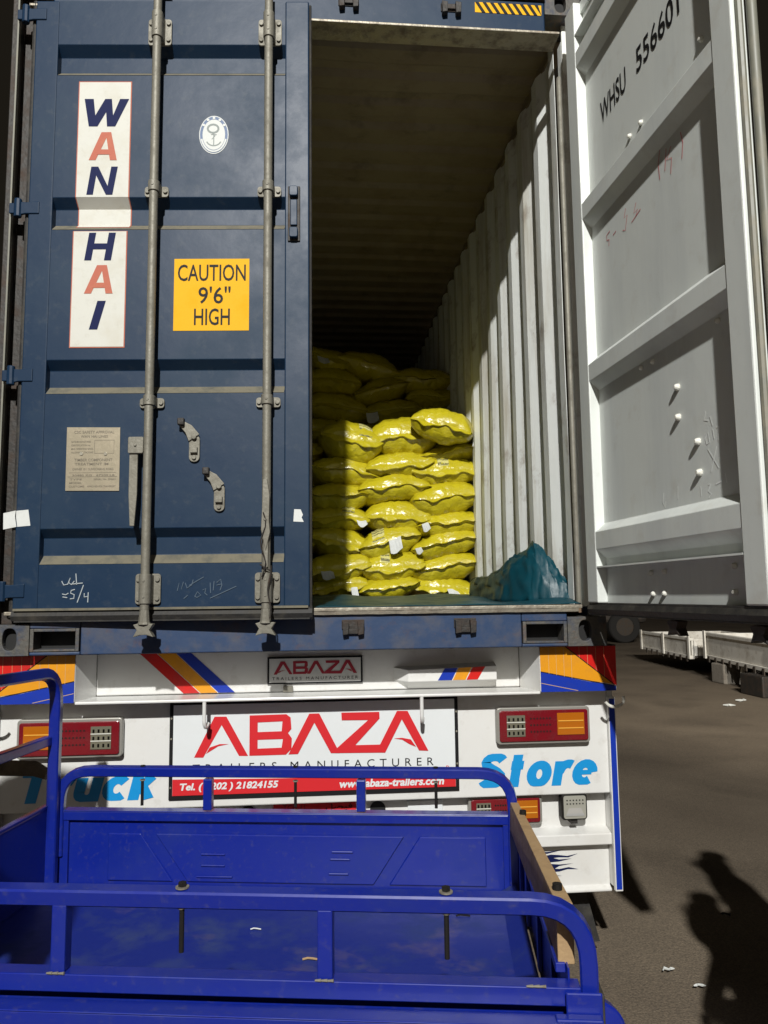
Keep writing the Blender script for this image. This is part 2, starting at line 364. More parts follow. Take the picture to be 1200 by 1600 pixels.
# hazard stripe on the header
hz = B().add([(.741, -.0015, 4.098), (1.041, -.0015, 4.098), (1.041, -.0015, 4.147), (.741, -.0015, 4.147)], [(0, 1, 2, 3)]).build('hazard_strip', 'yellow', con)
b = B()
for k in range(9):
    x = .742+k*.0335; flat_poly(b, [(x, 4.147), (x+.016, 4.147), (min(x+.046, 1.041), 4.098), (min(x+.030, 1.041), 4.098)], lambda a, bb, c: (a, -.0015-c, bb), .001)
b.build('hazard_bars', 'ink', hz)
# walls, roof, floor
L = 12.1
def corr(y, pitch=.278, dep=.027, off=.0):
    t = ((y+off) % pitch)/pitch
    if t < .26: return 0
    if t < .50: return (t-.26)/.24*dep
    if t < .76: return dep
    return (1-(t-.76)/.24)*dep
ys = []; y = .152
while y < 12.0:
    ys.append(y)
    y0 = y-.152; y = .152+min(v for v in [math.floor(y0/.278)*.278+q*.278 for q in (.26, .50, .76, 1.0, 1.26)] if v > y0+1e-4)
for sx in (-1, 1):
    b = B(); n = len(ys)
    vs = []
    for yy in ys:
        x = 1.139+corr(yy-.152+1e-5)
        wob = .004*noise.noise(Vector((yy*1.7, sx*5, 0)))
        for k, z in enumerate((1.49, 2.0, 2.6, 3.2, 3.8, 4.115)): vs.append((sx*(x+wob+.006*noise.noise(Vector((yy*.9, z*1.3, sx)))), yy, z))
    fs = [(i*6+k, (i+1)*6+k, (i+1)*6+k+1, i*6+k+1) for i in range(n-1) for k in range(5)]
    b.add(vs, fs); b.build('side_wall', 'wall', con, solid=.002)
    b = B().box(min(sx*1.155, sx*1.217), max(sx*1.155, sx*1.217), .16, 12.1, 4.108, 4.168); b.build('top_side_rail', 'roof', con)
    b = B().box(min(sx*1.17, sx*1.217), max(sx*1.17, sx*1.217), .18, 12.1, Z0+.04, 1.485); b.build('bottom_side_rail', 'sill', con)
b = B(); vs = []; yy = .115; prof = []
while yy < 12.0:
    prof += [(yy, 0), (yy+.09, 0), (yy+.125, .022), (yy+.175, .022)]; yy += .209
for y, d in prof:
    for k in range(7):
        x = -1.16+2.32*k/6; vs.append((x, y, 4.150+d+.006*noise.noise(Vector((x*1.4, y*1.1, 9)))))
b.add(vs, [(i*7+k, i*7+k+1, (i+1)*7+k+1, (i+1)*7+k) for i in range(len(prof)-1) for k in range(6)]); b.build('roof', 'roof', con, solid=.002)
B().box(-1.16, 1.16, 12.0, 12.03, 1.49, 4.17).build('front_wall', 'wall', con)
b = B(); b.box(-1.155, 1.155, .101, 12.0, 1.462, 1.490); b.build('floor', 'floorw', con)
B().box(-1.1, 1.1, .3, 12, 1.34, 1.45).build('underframe', 'dark', con)

# ------------------------------------------------------------------ doors; local (s, t, z): s from the hinge side of the panel, t outward
ZB, ZT = 1.505, 4.020
GRO = (1.745, 2.414, 3.090, 3.757)
def make_door(D, name, inner, outer_label):
    """D(s,t,z)->world.  panel with 4 grooves between two stiles"""
    body = B(D)
    prof = [(ZB, .040)]
    for c in GRO: prof += [(c-.068, .040), (c-.034, .002), (c+.034, .002), (c+.068, .040)]
    prof += [(ZT, .040)]
    for side in (0, .003):
        vs = [(s, t+side, z) for z, t in prof for s in (.0, .937)]
        body.add(vs, [(2*i, 2*i+1, 2*i+3, 2*i+2) for i in range(len(prof)-1)])
    return body.build(name, inner, con, bevel=.002)
aL = R(4)
SL = Vector((math.cos(aL), -math.sin(aL), 0)); NL = Vector((-math.sin(aL), -math.cos(aL), 0)); OL = Vector((-1.165, -.02, 0))+SL*.145-NL*.045
def DL(s, t, z): return OL+SL*s+NL*t+Vector((0, 0, z))
SR = Vector((.052, -.935, 0)).normalized(); NR = Vector((-SR.y, SR.x, 0)); OR_ = Vector((1.12, -.18, 0))
def DR(s, t, z): return OR_+SR*s+NR*t+Vector((0, 0, z))

def door_common(D, face, skin, label, right):
    d = make_door(D, 'door', skin, label)
    d['label'] = label
    b = B(D); b.box(-.095, 0, 0, .045, ZB, ZT); b.build('hinge_stile', skin, d, bevel=.005)
    b = B(D); b.box(.937, 1.035, 0, .045, ZB, ZT); b.build('free_stile', skin, d, bevel=.005)
    b = B(D); b.box(.001, .936, .001, .039, 1.640, 1.646); b.build('bottom_flange', skin, d)
    b = B(D); b.box(.001, .936, .001, .039, 3.864, 3.870); b.build('top_flange', skin, d)
    b = B(D); b.box(.001, .936, .030, .0395, ZT-.05, ZT); b.build('top_rail', skin, d)
    # rubber gasket all round
    b = B(D)
    b.tube([(-.100, .022, ZB-.025), (1.045, .022, ZB-.025)], .024, 8)
    b.tube([(-.106, .022, ZB-.03), (-.106, .022, ZT+.01)], .011, 8)
    b.box(-.09, 1.035, .006, .038, ZB-.048, ZB-.0005)
    b.build('gasket', 'rubber', d, smooth=True)
    b = B(D)
    if not right: b.tube([(1.038, .018, ZB-.03), (1.038, .018, ZT)], .006, 8)
    else: b.tube([(1.052, .052, ZB-.03), (1.052, .052, ZT+.01)], .014, 10).tube([(1.043, .020, ZB-.03), (1.043, .020, ZT)], .010, 8)
    b.build('edge_gasket', 'gasket' if right else 'rubber', d, smooth=True)
    # lock rods
    for s in (.421, .875):
        b = B(D); b.tube([(s, .095, 1.50), (s, .095, 4.09)], .017, 14)
        rod = b.build('lock_rod', 'galv', d, smooth=True)
        for zc_, hw, hh in ((1.578, .048, .058), (2.302, .048, .020), (3.174, .048, .022), (3.87, .048, .058)):
            b = B(D)
            b.rbox(s-hw, s+hw, .0475, .056, zc_-hh, zc_+hh, .012)
            b.tube([(s, .095, zc_-hh*.95), (s, .095, zc_+hh*.95)], .0225, 14)
            b.box(s-.022, s+.022, .056, .092, zc_-hh*.9, zc_+hh*.9)
            for dx in (-.036, .036):
                for dz in ((-.036, .036) if hh > .03 else (0,)):
                    b.cyl((s+dx, .056, zc_+dz), (s+dx, .064, zc_+dz), .009, 8)
            for dz in ((-.03, .03) if hh > .03 else (0,)): b.cyl((s, .117, zc_+dz), (s, .1195, zc_+dz), .005, 8)
            b.build('rod_bracket', 'galv', d, smooth=True, bevel=.001)
        # cams top and bottom
        for zc_, sg in ((1.425, 1), (4.13, -1)):
            b = B(D)
            b.tube([(s, .095, zc_+.075*sg), (s, .095, zc_+.03*sg), (s, .095, zc_+.02*sg)], .02, 10, radii=[.017, .021, .026])
            b.prism([(s-.038, zc_-.026*sg), (s-.012, zc_-.018*sg), (s+.012, zc_-.018*sg), (s+.038, zc_-.026*sg), (s+.022, zc_), (s+.036, zc_+.022*sg), (s+.010, zc_+.026*sg), (s-.014, zc_+.026*sg), (s-.038, zc_+.020*sg), (s-.024, zc_)], .072, .108)
            b.build('lock_cam', 'dark' if right else 'galv', d, bevel=.002)  # right door's cams get dark steel for the shade they hang in
    # handles
    for s, zt_, right_h in ((.365, 2.135, 0), (.875, 1.985, 1)):
        b = B(D)
        if not right_h:
            b.rbox(s-.016, s+.042, .083, .112, zt_-.042, zt_+.022, .006)
            b.prism([(s-.012, zt_-.042), (s+.020, zt_-.042), (s+.020, zt_-.20), (s+.012, zt_-.32), (s-.005, zt_-.32), (s-.012, zt_-.20)], .092, .104)
            b.cyl((s+.012, .112, zt_-.01), (s+.012, .117, zt_-.01), .006, 8)
        else:
            b.prism([(s-.010, zt_), (s+.006, zt_+.004), (s+.016, zt_-.06), (s+.014, zt_-.16), (s+.018, zt_-.20), (s+.002, zt_-.27), (s-.016, zt_-.19), (s-.012, zt_-.10)], .116, .126)
            b.prism([(s-.004, zt_-.19), (s+.012, zt_-.20), (s+.010, zt_-.33), (s-.006, zt_-.34)], .113, .121)
            b.cyl((s, .126, zt_-.15), (s, .130, zt_-.15), .007, 10)
        b.build('lock_handle', 'galv', d, bevel=.002)
    # handle retainers
    for s, z in ((.588, 2.13), (.687, 1.935)):
        b = B(D)
        b.rbox(s-.021, s+.021, .0465, .054, z-.062, z+.045, .019)
        b.prism([(s-.021, z+.018), (s+.021, z+.045), (s-.010, z+.082), (s-.052, z+.104), (s-.058, z+.080), (s-.034, z+.052)], .0545, .061)
        b.cyl((s, .061, z+.035), (s, .068, z+.035), .010, 10).cyl((s, .054, z-.045), (s, .062, z-.045), .009, 10)
        b.prism([(s-.014, z-.005), (s+.014, z-.005), (s+.014, z-.028), (s-.014, z-.028)], .054, .068)
        b.build('handle_retainer', 'galv', d, bevel=.002)
        b = B(D); b.box(s-.062, s-.036, .056, .080, z+.080, z+.108); b.build('retainer_hook', 'dark', d, bevel=.004)
    # bolt ends showing on the inner face
    for s, z in ((.362, 3.193), (.448, 3.190), (.835, 3.207), (.362, 2.328), (.446, 2.324), (.833, 2.326), (.594, 2.194), (.590, 2.097), (.694, 1.997), (.694, 1.902), (.372, 1.538), (.447, 1.539), (.360, 1.609), (.452, 1.611), (.840, 1.614), (.838, 1.541)):
        big = 1.85 < z < 2.25; r = .0105 if big else .0085
        b = B(D); hh = .015 if big else .012
        b.tube([(s, .0395, z), (s, .039-hh*.6, z), (s, .039-hh, z)], r, 9, radii=[r*1.15, r, r*.55]); b.build('bolt', 'bolt_w', d, smooth=True)
    return d
dl = door_common(DL, 1, 'blue', 'closed left door, painted dark blue with lock rods and white shipping line lettering', False)
dr = door_common(DR, -1, 'door_in', 'open right door swung out square, showing its white painted inner face', True)
b = B(DL); b.tube([(.868+.010*math.sin(k*1.1), .128+.003*math.cos(k*1.7), 1.86-.027*k) for k in range(10)], .0028, 6)
b.tube([(.892+.006*math.sin(k*.9+1), .126, 1.66-.022*k) for k in range(10)], .0032, 6).tube([(.855, .112, 1.665), (.875, .128, 1.650), (.897, .118, 1.640)], .003, 6); b.build('seal_wire', 'dark', dl, smooth=True)
# the dusty ledges of the left door's grooves and its cab
for c in GRO:
    B(DL).add([(0.002, .0446, c-.0690), (.935, .0446, c-.0690), (.935, .0066, c-.0345), (.002, .0066, c-.0345)], [(0, 1, 2, 3)]).build('dust_ledge', 'blue_dusty', dl)
B(DL).box(-.09, 1.03, .0455, .050, ZB-.005, ZB+.004).build('bottom_lip', 'blue_dusty', dl)
# hinges
def hinge(P, S, N, z, m_, par):
    f = lambda s, t, zz: P+S*s+N*t+Vector((0, 0, zz))
    b = B(f)
    b.prism([(-.005, z+.030), (-.005, z-.030), (.030, z-.022), (.085, z-.022), (.085, z+.030), (.030, z+.026)], .002, .014)
    b.tube([(.0, .010, z-.036), (.0, .010, z+.040)], .015, 10)
    b.box(-.035, 0, -.002, .012, z-.02, z+.024)
    b.build('hinge', m_, par, bevel=.003)
for z in (3.954, 3.109, 2.417, 1.573):
    hinge(Vector((-1.155, -.012, 0)), SL, NL, z, 'blue', dl)
    hinge(Vector((1.165, -.03, 0)), SR, NR, z, 'wall', dr)
# lock box on the free stile of the left door
b = B(DL); b.box(.949, .999, .0455, .052, 2.966, 3.200); b.build('seal_plate', 'dark', dl, bevel=.003)
b = B(DL); b.rbox(.957, .991, .052, .072, 3.150, 3.192, .008).rbox(.957, .991, .052, .072, 2.975, 3.018, .008).box(.960, .988, .052, .060, 3.03, 3.14)
b.build('seal_lug', 'blue', dl, bevel=.003)

# decals of the left door
FL = lambda a, b_, c: DL(a-.145, .045+c, b_)
def groove_depth(z):
    for c in GRO:
        d = abs(z-c)
        if d < .034: return .038
        if d < .068: return .038*(.068-d)/.034
    return 0.
def strip(name, a0, a1, zlo, zhi, c, material, skew=0.):
    zs = sorted({zlo, zhi}|{q for cc in GRO for q in (cc-.068, cc-.034, cc+.034, cc+.068) if zlo < q < zhi})
    b = B(); b.v = []
    for z in zs:
        for a in (a0, a1): b.v.append(FL(a, z, c-.002-groove_depth(z)+(.0 if groove_depth(z) else 0)))
    b.f = [(2*i, 2*i+1, 2*i+3, 2*i+2) for i in range(len(zs)-1)]
    return b.build(name, material, dl)
strip('decal_border', .236, .453, 3.036, 3.659, .0020, 'salmon')
strip('decal_border', .232, .450, 2.530, 3.014, .0020, 'salmon')
strip('white_decal', .240, .449, 3.040, 3.655, .0032, 'decal')
strip('white_decal', .236, .446, 2.534, 3.012, .0032, 'decal')
BIG = {'W': [[(0,1),(.22,1),(.27,.40),(.50,1),(.66,1),(.70,.40),(.86,1),(1.08,1),(.76,0),(.56,0),(.53,.52),(.33,0),(.12,0)]],
 'A': [[(0,0),(.24,0),(.60,.80),(.62,1),(.42,1)], [(.60,.80),(.74,0),(.98,0),(.76,1),(.62,1)], [(.28,.20),(.76,.20),(.74,.38),(.36,.38)]],
 'N': [[(0,0),(.22,0),(.36,1),(.14,1)], [(.16,1),(.38,1),(.86,0),(.66,0)], [(.66,0),(.88,0),(1.04,1),(.82,1)]],
 'H': [[(0,0),(.23,0),(.37,1),(.14,1)], [(.65,0),(.88,0),(1.02,1),(.79,1)], [(.20,.40),(.75,.40),(.78,.61),(.23,.61)]],
 'I': [[(0,0),(.52,0),(1,1),(.48,1)]]}
for ch, a0, a1, b0, b1, mm in (('W', .262, .430, 3.461, 3.581, 'navy'), ('A', .286, .402, 3.315, 3.436, 'salmon'), ('N', .281, .400, 3.167, 3.287, 'navy'),
                               ('H', .281, .402, 2.890, 3.006, 'navy'), ('A', .284, .400, 2.752, 2.870, 'salmon'), ('I', .308, .372, 2.604, 2.722, 'navy')):
    b = B()
    for k, p in enumerate(BIG[ch]):
        flat_poly(b, [(a0+x*(a1-a0), b0+y*(b1-b0)) for x, y in p], FL, .0022+.0003*k)
    b.build('letter', mm, dl, recalc=False)
cz = B(); cz.v = [FL(a, z, -.0005) for a, z in ((.640, 2.598), (.940, 2.598), (.940, 2.896), (.640, 2.896))]; cz.f = [(0, 1, 2, 3)]
cz = cz.build('caution_decal', 'yellow', dl)
FLp = lambda a, b_, c: FL(a, b_, c-.001)
for body, a0, a1, b0, b1 in (('CAUTION', .655, .926, 2.803, 2.872), ("9'6\"", .738, .866, 2.709, 2.780), ('HIGH', .722, .864, 2.620, 2.689)):
    flat_text('caution_lettering', body, a0, a1, b0, b1, FLp, 'ink', dl, c=.0016, bold=.008)
# oval emblem
def ell(cx, cz, rx, rz, n=32, a0=0, a1=360): return [(cx+rx*math.cos(R(a0+(a1-a0)*k/n)), cz+rz*math.sin(R(a0+(a1-a0)*k/n))) for k in range(n if a1-a0 == 360 else n+1)]
ex, ez = .791, 3.426
for nm, rx, rz, mm, c in (('emblem_rim', .060, .083, 'emblem', .0), ('emblem_band', .0565, .079, 'emblem_b', .0006), ('emblem_field', .046, .066, 'emblem', .0012)):
    b = B(); flat_poly(b, ell(ex, ez, rx, rz), FLp, c+.0005); b.build(nm, mm, dl)
b = B()
for a in (35, 62, 90, 118, 145):
    x, z = ex+.051*math.cos(R(a)), ez+.0725*math.sin(R(a)); flat_poly(b, [(x-.005, z-.005), (x+.005, z-.005), (x+.005, z+.005), (x-.005, z+.005)], FLp, .0022)
ribbon(b, ell(ex, ez, .051, .0725, 20, 195, 345), .007, FLp, .0022); b.build('emblem_marks', 'emblem', dl)
b = B(); ribbon(b, [(ex, ez-.048), (ex, ez+.004)], .004, FLp, .0022); ribbon(b, [(ex-.012, ez), (ex+.012, ez)], .003, FLp, .0024)
ribbon(b, ell(ex, ez-.022, .030, .026, 12, 200, 340), .005, FLp, .0022); ribbon(b, ell(ex-.003, ez+.026, .022, .018, 16, 0, 359), .008, FLp, .0022)
ribbon(b, [(ex-.008, ez-.02), (ex+.006, ez-.005), (ex-.006, ez+.004)], .003, FLp, .0023)
b.build('emblem_anchor', mat('emblem_grey', (.20, .23, .22), .6), dl)
# approval plate
b = B(); b.v = [FL(a, z, c) for c in (-.001, .002) for a, z in ((.237, 1.960), (.444, 1.958), (.442, 2.208), (.236, 2.210))]
b.f = [(4, 5, 6, 7), (0, 1, 5, 4), (1, 2, 6, 5), (2, 3, 7, 6), (3, 0, 4, 7)]; b.build('approval_plate', 'csc', dl)
lines = [('CSC SAFETY APPROVAL', .265, .42, 2.190, .011), ('WAN HAI LINES', .29, .395, 2.173, .010), ('DATE MANUFACTURED', .255, .33, 2.152, .007), ('IDENTIFICATION No.', .255, .33, 2.138, .007),
         ('MAX. OPERATING GROSS', .255, .34, 2.124, .007), ('ALLOWABLE STACKING', .255, .34, 2.110, .007), ('TIMBER COMPONENT', .268, .415, 2.080, .011), ('TREATMENT IM', .27, .40, 2.064, .010),
         ('OWNER 10 1 SUNGCHIANG ROAD', .262, .42, 2.044, .009), ('30480 KG   67200 LB', .262, .425, 2.020, .007), ('TYPE', .252, .30, 2.004, .007), ('SERIAL No. 556601', .345, .43, 2.004, .007),
         ('MODEL', .252, .30, 1.990, .007), ('CUSTOMS', .25, .31, 1.976, .007), ('APPROVED FOR TRANSPORT', .32, .43, 1.976, .007)]
for body, a0, a1, z, h in lines: flat_text('plate_lettering', body, a0, a1, z-h/2, z+h/2, FL, 'grey_ink', dl, c=.0026, bold=.01)
b = B()
ribbon(b, [(.345, 2.158), (.42, 2.158), (.42, 2.106), (.345, 2.106), (.345, 2.158)], .0015, FL, .0026); ribbon(b, [(.245, 2.014), (.435, 2.014)], .0015, FL, .0026); ribbon(b, [(.25, 2.030), (.43, 2.030)], .0012, FL, .0026)
b.build('plate_rules', 'grey_ink', dl)
for a, z in ((.295, 2.105), (.388, 2.104)):
    b = B(); b.tube([FL(a, z, .002), FL(a, z, .005)], .007, 10); b.build('rivet', 'steel', dl)
# paper stickers
for pts in ([(.003, 1.875), (.050, 1.885), (.048, 1.862), (.055, 1.822), (.005, 1.812)], [(.052, 1.884), (.098, 1.888), (.108, 1.826), (.058, 1.822), (.052, 1.860)], [(1.121, 1.880), (1.146, 1.879), (1.155, 1.858), (1.150, 1.848), (1.158, 1.830), (1.118, 1.832)]):
    b = B(); flat_poly(b, pts, FL, .001); b.build('paper_sticker', 'paper', dl)
# chalk writing
def chalk(strokes, fn, wd, material, parent, c=.001):
    b = B()
    for s in strokes: ribbon(b, s, wd, fn, c)
    return tag(b.build('chalk_writing', material, parent), kind='stuff')
chalk([[(.235, 1.612), (.243, 1.597), (.258, 1.600), (.268, 1.625), (.262, 1.606), (.272, 1.598), (.283, 1.612)], [(.288, 1.640), (.292, 1.598)], [(.268, 1.600), (.315, 1.604)],
       [(.238, 1.563), (.252, 1.560), (.262, 1.566)], [(.240, 1.552), (.258, 1.549)], [(.286, 1.580), (.272, 1.576), (.270, 1.566), (.284, 1.560), (.283, 1.546), (.268, 1.544)],
       [(.318, 1.596), (.296, 1.530)], [(.322, 1.565), (.322, 1.551), (.337, 1.553)], [(.337, 1.568), (.336, 1.530)]], FL, .0035, mat('chalk_bright', (.36, .40, .42), .9), dl)
chalk([[(.675, 1.570), (.682, 1.600), (.690, 1.575), (.698, 1.604)], [(.705, 1.600), (.712, 1.580), (.730, 1.592), (.735, 1.612)], [(.72, 1.590), (.775, 1.622)], [(.742, 1.548), (.752, 1.566), (.765, 1.552), (.750, 1.544), (.742, 1.548)],
       [(.772, 1.572), (.784, 1.578), (.780, 1.560), (.790, 1.552)], [(.80, 1.60), (.802, 1.56)], [(.815, 1.605), (.812, 1.57)], [(.825, 1.60), (.84, 1.612), (.845, 1.59), (.838, 1.57)], [(.825, 1.590), (.842, 1.594)],
       [(.80, 1.540), (.90, 1.585)], [(.70, 1.54), (.715, 1.553)]], FL, .0028, mat('chalk_faint', (.085, .12, .16), .9), dl)
# lettering and marks on the inner face of the open door
FR = lambda a, b_, c: DR(a, .040-c, b_)
flat_text('container_number', 'WHSU', .130, .350, 3.385, 3.478, FR, 'ink', dr, bold=.012)
flat_text('container_number', '556601', .432, .725, 3.385, 3.478, FR, 'ink', dr, bold=.012)
flat_text('container_number', '1', .79, .81, 3.385, 3.478, FR, 'ink', dr, bold=.012)
chalk([[(.165, 2.93), (.135, 2.925), (.135, 2.905), (.155, 2.90), (.15, 2.875)], [(.19, 2.90), (.215, 2.905)], [(.30, 2.95), (.285, 2.92), (.31, 2.92), (.29, 2.87), (.27, 2.88)], [(.38, 2.93), (.36, 2.90), (.39, 2.90), (.37, 2.88)], [(.34, 2.875), (.41, 2.89)],
       [(.56, 3.02), (.545, 2.98), (.55, 2.92)], [(.60, 3.0), (.585, 2.93)], [(.63, 2.99), (.60, 2.96), (.63, 2.95), (.62, 2.90)], [(.69, 3.0), (.70, 2.96), (.69, 2.91)]], FR, .004, 'redpen', dr)
chalk([[(.74, 2.08), (.73, 2.055), (.75, 2.05)], [(.73, 2.0), (.745, 2.015), (.75, 1.985), (.735, 1.98), (.73, 2.0)], [(.77, 2.02), (.775, 1.99)], [(.79, 2.02), (.805, 2.02), (.795, 1.98)], [(.74, 1.965), (.79, 1.90)], [(.785, 1.965), (.75, 1.895)],
       [(.47, 1.87), (.46, 1.84), (.475, 1.82), (.48, 1.84)], [(.56, 1.88), (.555, 1.84)], [(.69, 1.86), (.69, 1.83)], [(.73, 1.86), (.745, 1.86), (.73, 1.84), (.745, 1.83), (.73, 1.82)], [(.77, 1.855), (.80, 1.86)], [(.82, 1.88), (.825, 1.85)], [(.76, 2.06), (.77, 2.03)]], FR, .004, 'chalk_w', dr)

# ================================================================== SEMI TRAILER
tr = thing('semi_trailer', (0, 6, 0), 'white semi trailer under the blue container, rear covered in red and cyan lettering', 'trailer')
TX = .027
def TF(y): return lambda a, b_, c: (a, y-c, b_)
# bumper beam: recessed centre, two solid ends, bottom ledge
b = B(); b.box(-.862, .910, .22, .30, 1.146, 1.322)
b.box(-1.222, -.898, .060, .30, 1.141, 1.325).box(.952, 1.277, .060, .30, 1.141, 1.325)
b.prism([(0, 0), (0, 1), (1, 1)], 0, 0) if False else None
b.add([(-.898, .06, 1.141), (-.898, .06, 1.325), (-.898, .30, 1.325), (-.898, .30, 1.141), (-.862, .22, 1.146), (-.862, .22, 1.322)], [(0, 1, 5, 4)])
b.add([(.952, .06, 1.141), (.952, .06, 1.325), (.910, .22, 1.322), (.910, .22, 1.146)], [(0, 1, 2, 3)])
b.build('bumper_beam', 'white', tr, bevel=.006)
b = B(); b.box(-.8975, .9515, .056, .219, 1.134, 1.1455); b.build('bumper_ledge', 'white', tr, bevel=.004)
b = B(); b.box(-1.222, 1.277, .058, .9, 1.3252, 1.329); b.build('deck_edge', 'dark', tr)
# corner markings
def corner(mir):
    X = (lambda a: a) if not mir else (lambda a: 2*TX-a)
    f = TF(.060)
    def poly(nm, pts, mm, c):
        b = B(); flat_poly(b, [(X(p[0]), p[1]) for p in (pts if not mir else pts[::-1])], f, c); b.build(nm, mm, tr)
    poly('orange_marking', [(.954, 1.3245), (1.060, 1.3245), (1.262, 1.168), (1.150, 1.186), (.955, 1.226)], 'orange', .0015)
    poly('red_marking', [(1.064, 1.3245), (1.276, 1.3245), (1.275, 1.164), (1.266, 1.166)], 'sred', .0015)
    poly('blue_marking', [(.955, 1.222), (1.150, 1.182), (1.272, 1.160), (1.272, 1.142), (.955, 1.142)], 'sblue', .0015)
    b = B(); ribbon(b, [(X(1.062), 1.3245), (X(1.265), 1.166)], .004, f, .002); ribbon(b, [(X(.955), 1.224), (X(1.272), 1.161)], .003, f, .002); b.build('marking_rule', 'ink', tr)
    b = B()
    for q in (.990, 1.022, 1.054, 1.086): ribbon(b, [(X(q), 1.3245 if q < 1.06 else 1.30), (X(q), 1.222-(q-.955)*.2)], .0015, f, .0022)
    for q in (1.12, 1.155, 1.19, 1.225): ribbon(b, [(X(q), 1.3245), (X(q), 1.165+(1.266-q)*.78)], .0012, f, .0022)
    ribbon(b, [(X(.956), 1.178), (X(1.110), 1.145)], .0022, f, .0024)
    b.build('marking_grid', mat('marking_grid_grey', (.55, .36, .18), .5), tr)
corner(False); corner(True)
f22 = TF(.22)
for pts, mm in (([(-.696, 1.321), (-.629, 1.321), (-.444, 1.150), (-.510, 1.150)], 'sred'), ([(-.625, 1.321), (-.552, 1.321), (-.371, 1.150), (-.440, 1.150)], 'orange'), ([(-.548, 1.321), (-.488, 1.321), (-.300, 1.150), (-.367, 1.150)], 'sblue')):
    b = B(); flat_poly(b, pts, f22, .0015); b.build('diagonal_stripe', mm, tr)
b = B(); b.add([(.365, .2195, 1.240), (.800, .2195, 1.255), (.800, .2195, 1.149), (.425, .2195, 1.149), (.365, .2195, 1.187),
                (.420, .165, 1.232), (.797, .165, 1.243), (.797, .165, 1.186), (.422, .165, 1.183)], [(0, 1, 6, 5), (1, 2, 7, 6), (2, 3, 8, 7), (3, 4, 8), (4, 0, 5, 8), (5, 6, 7, 8)])
b.build('fog_lamp_box', 'white', tr, bevel=.003)
for pts, mm in (([(.575, 1.2355), (.630, 1.237), (.604, 1.1865), (.545, 1.1865)], 'sblue'), ([(.634, 1.2365), (.690, 1.239), (.662, 1.187), (.608, 1.187)], 'orange'), ([(.694, 1.238), (.748, 1.241), (.714, 1.1875), (.666, 1.187)], 'sred')):
    b = B(); flat_poly(b, pts, TF(.165), .002); b.build('lamp_box_stripe', mm, tr)
# the A B A Z A wordmark, from its own outline
GL = [[(313,550),(355,550),(438,397),(520,541),(562,541),(460,357),(405,357)], [(368,532),(384,502),(430,486),(472,486),(424,496)],
      [(568,352),(740,347),(760,362),(764,415),(748,434),(766,458),(764,508),(738,534),(568,540),(568,507),(718,502),(724,462),(606,466),(606,430),(718,426),(722,380),(606,385),(606,507),(568,507)],
      [(750,533),(795,531),(872,387),(950,526),(992,526),(895,344),(848,345)], [(1000,341),(1182,338),(1183,368),(1066,489),(1216,485),(1196,522),(952,526),(1128,375),(1002,376)],
      [(1164,522),(1208,522),(1290,372),(1371,511),(1416,512),(1318,334),(1267,334)], [(1251,458),(1290,455),(1332,462),(1357,495),(1325,483),(1290,463)]]
def wordmark(name, a0, a1, b0, b1, fn, mm, parent, c=.0015):
    def mp(x, y):
        u = (x-313)/1103; return (a0+u*(a1-a0), b0+(550-38*u-y)/(194-16*u)*(b1-b0))
    for k, p in enumerate(GL):
        b = B(); c = c+.0002
        if k == 2:
            o = [(568,352),(740,347),(760,362),(764,415),(748,434),(766,458),(764,508),(738,534),(568,540)]
            for quad in ([(568,352),(606,351),(606,539),(568,540)], [(606,351),(740,347),(722,380),(606,385)], [(740,347),(760,362),(764,415),(748,434),(718,426),(722,380)], [(606,430),(718,426),(748,434),(724,462),(606,466)],
                         [(748,434),(766,458),(764,508),(738,534),(718,502),(724,462)], [(606,507),(718,502),(738,534),(606,539)]):
                flat_poly(b, [mp(*q) for q in quad], fn, c)
        else: flat_poly(b, [mp(*q) for q in p], fn, c)
        o = b.build(name, mm, parent, recalc=False)
# small plate on the beam
b = B(); b.box(-.166, .232, .208, .219, 1.180, 1.292); sp = b.build('maker_plate', 'ink', tr, bevel=.002)
B().box(-.158, .224, .2065, .2079, 1.187, 1.285).build('plate_face', 'plate_w', tr)
wordmark('wordmark', -.140, .208, 1.220, 1.274, TF(.2065), 'dred', tr, .001)
flat_text('plate_lettering', 'TRAILERS MANUFACTURER', -.146, .212, 1.197, 1.209, TF(.2065), 'ink', tr, c=.001, space=1.5)
# tail panel and the big sign
b = B(); b.box(-1.214, 1.2675, .160, .19, .708, 1.1335); b.build('tail_panel', 'white', tr, bevel=.005)
b = B(); b.box(-.551, .624, .150, .1595, .742, 1.120); b.build('sign_frame', 'ink', tr, bevel=.001)
B().box(-.536, .609, .1480, .1499, .758, 1.112).build('sign_board', 'sign', tr)
b = B(); flat_poly(b, [(-.5355, .7585), (.6085, .7585), (.6085, .800), (-.5355, .822)], TF(.148), .0012); b.build('red_band', 'red', tr)
wordmark('wordmark', -.452, .497, .905, 1.066, TF(.148), 'red', tr, .0012)
flat_text('sign_lettering', 'TRAILERS MANUFACTURER', -.457, .518, .846, .878, TF(.148), 'ink', tr, c=.0012, space=1.75)
flat_text('sign_lettering', 'Tel. ( +202 ) 21824155', -.506, -.116, .770, .806, TF(.148), 'sign', tr, c=.002, shear=.18, bold=.035)
flat_text('sign_lettering', 'www.abaza-trailers.com', .130, .560, .768, .800, TF(.148), 'sign', tr, c=.002, shear=.18, bold=.035)
flat_text('sign_lettering', 'R', .570, .585, .828, .843, TF(.148), 'red', tr, c=.0012)
for x in (-.5435, .6165):
    for z in (.79, .85, .98, 1.06):
        b = B(); b.cyl((x, .150, z), (x, .1465, z), .004, 8); b.build('rivet', 'steel', tr)
def arc(cx, cy, rx, ry, a0, a1, n=10): return [(cx+rx*math.cos(R(a0+(a1-a0)*k/n)), cy+ry*math.sin(R(a0+(a1-a0)*k/n))) for k in range(n+1)]
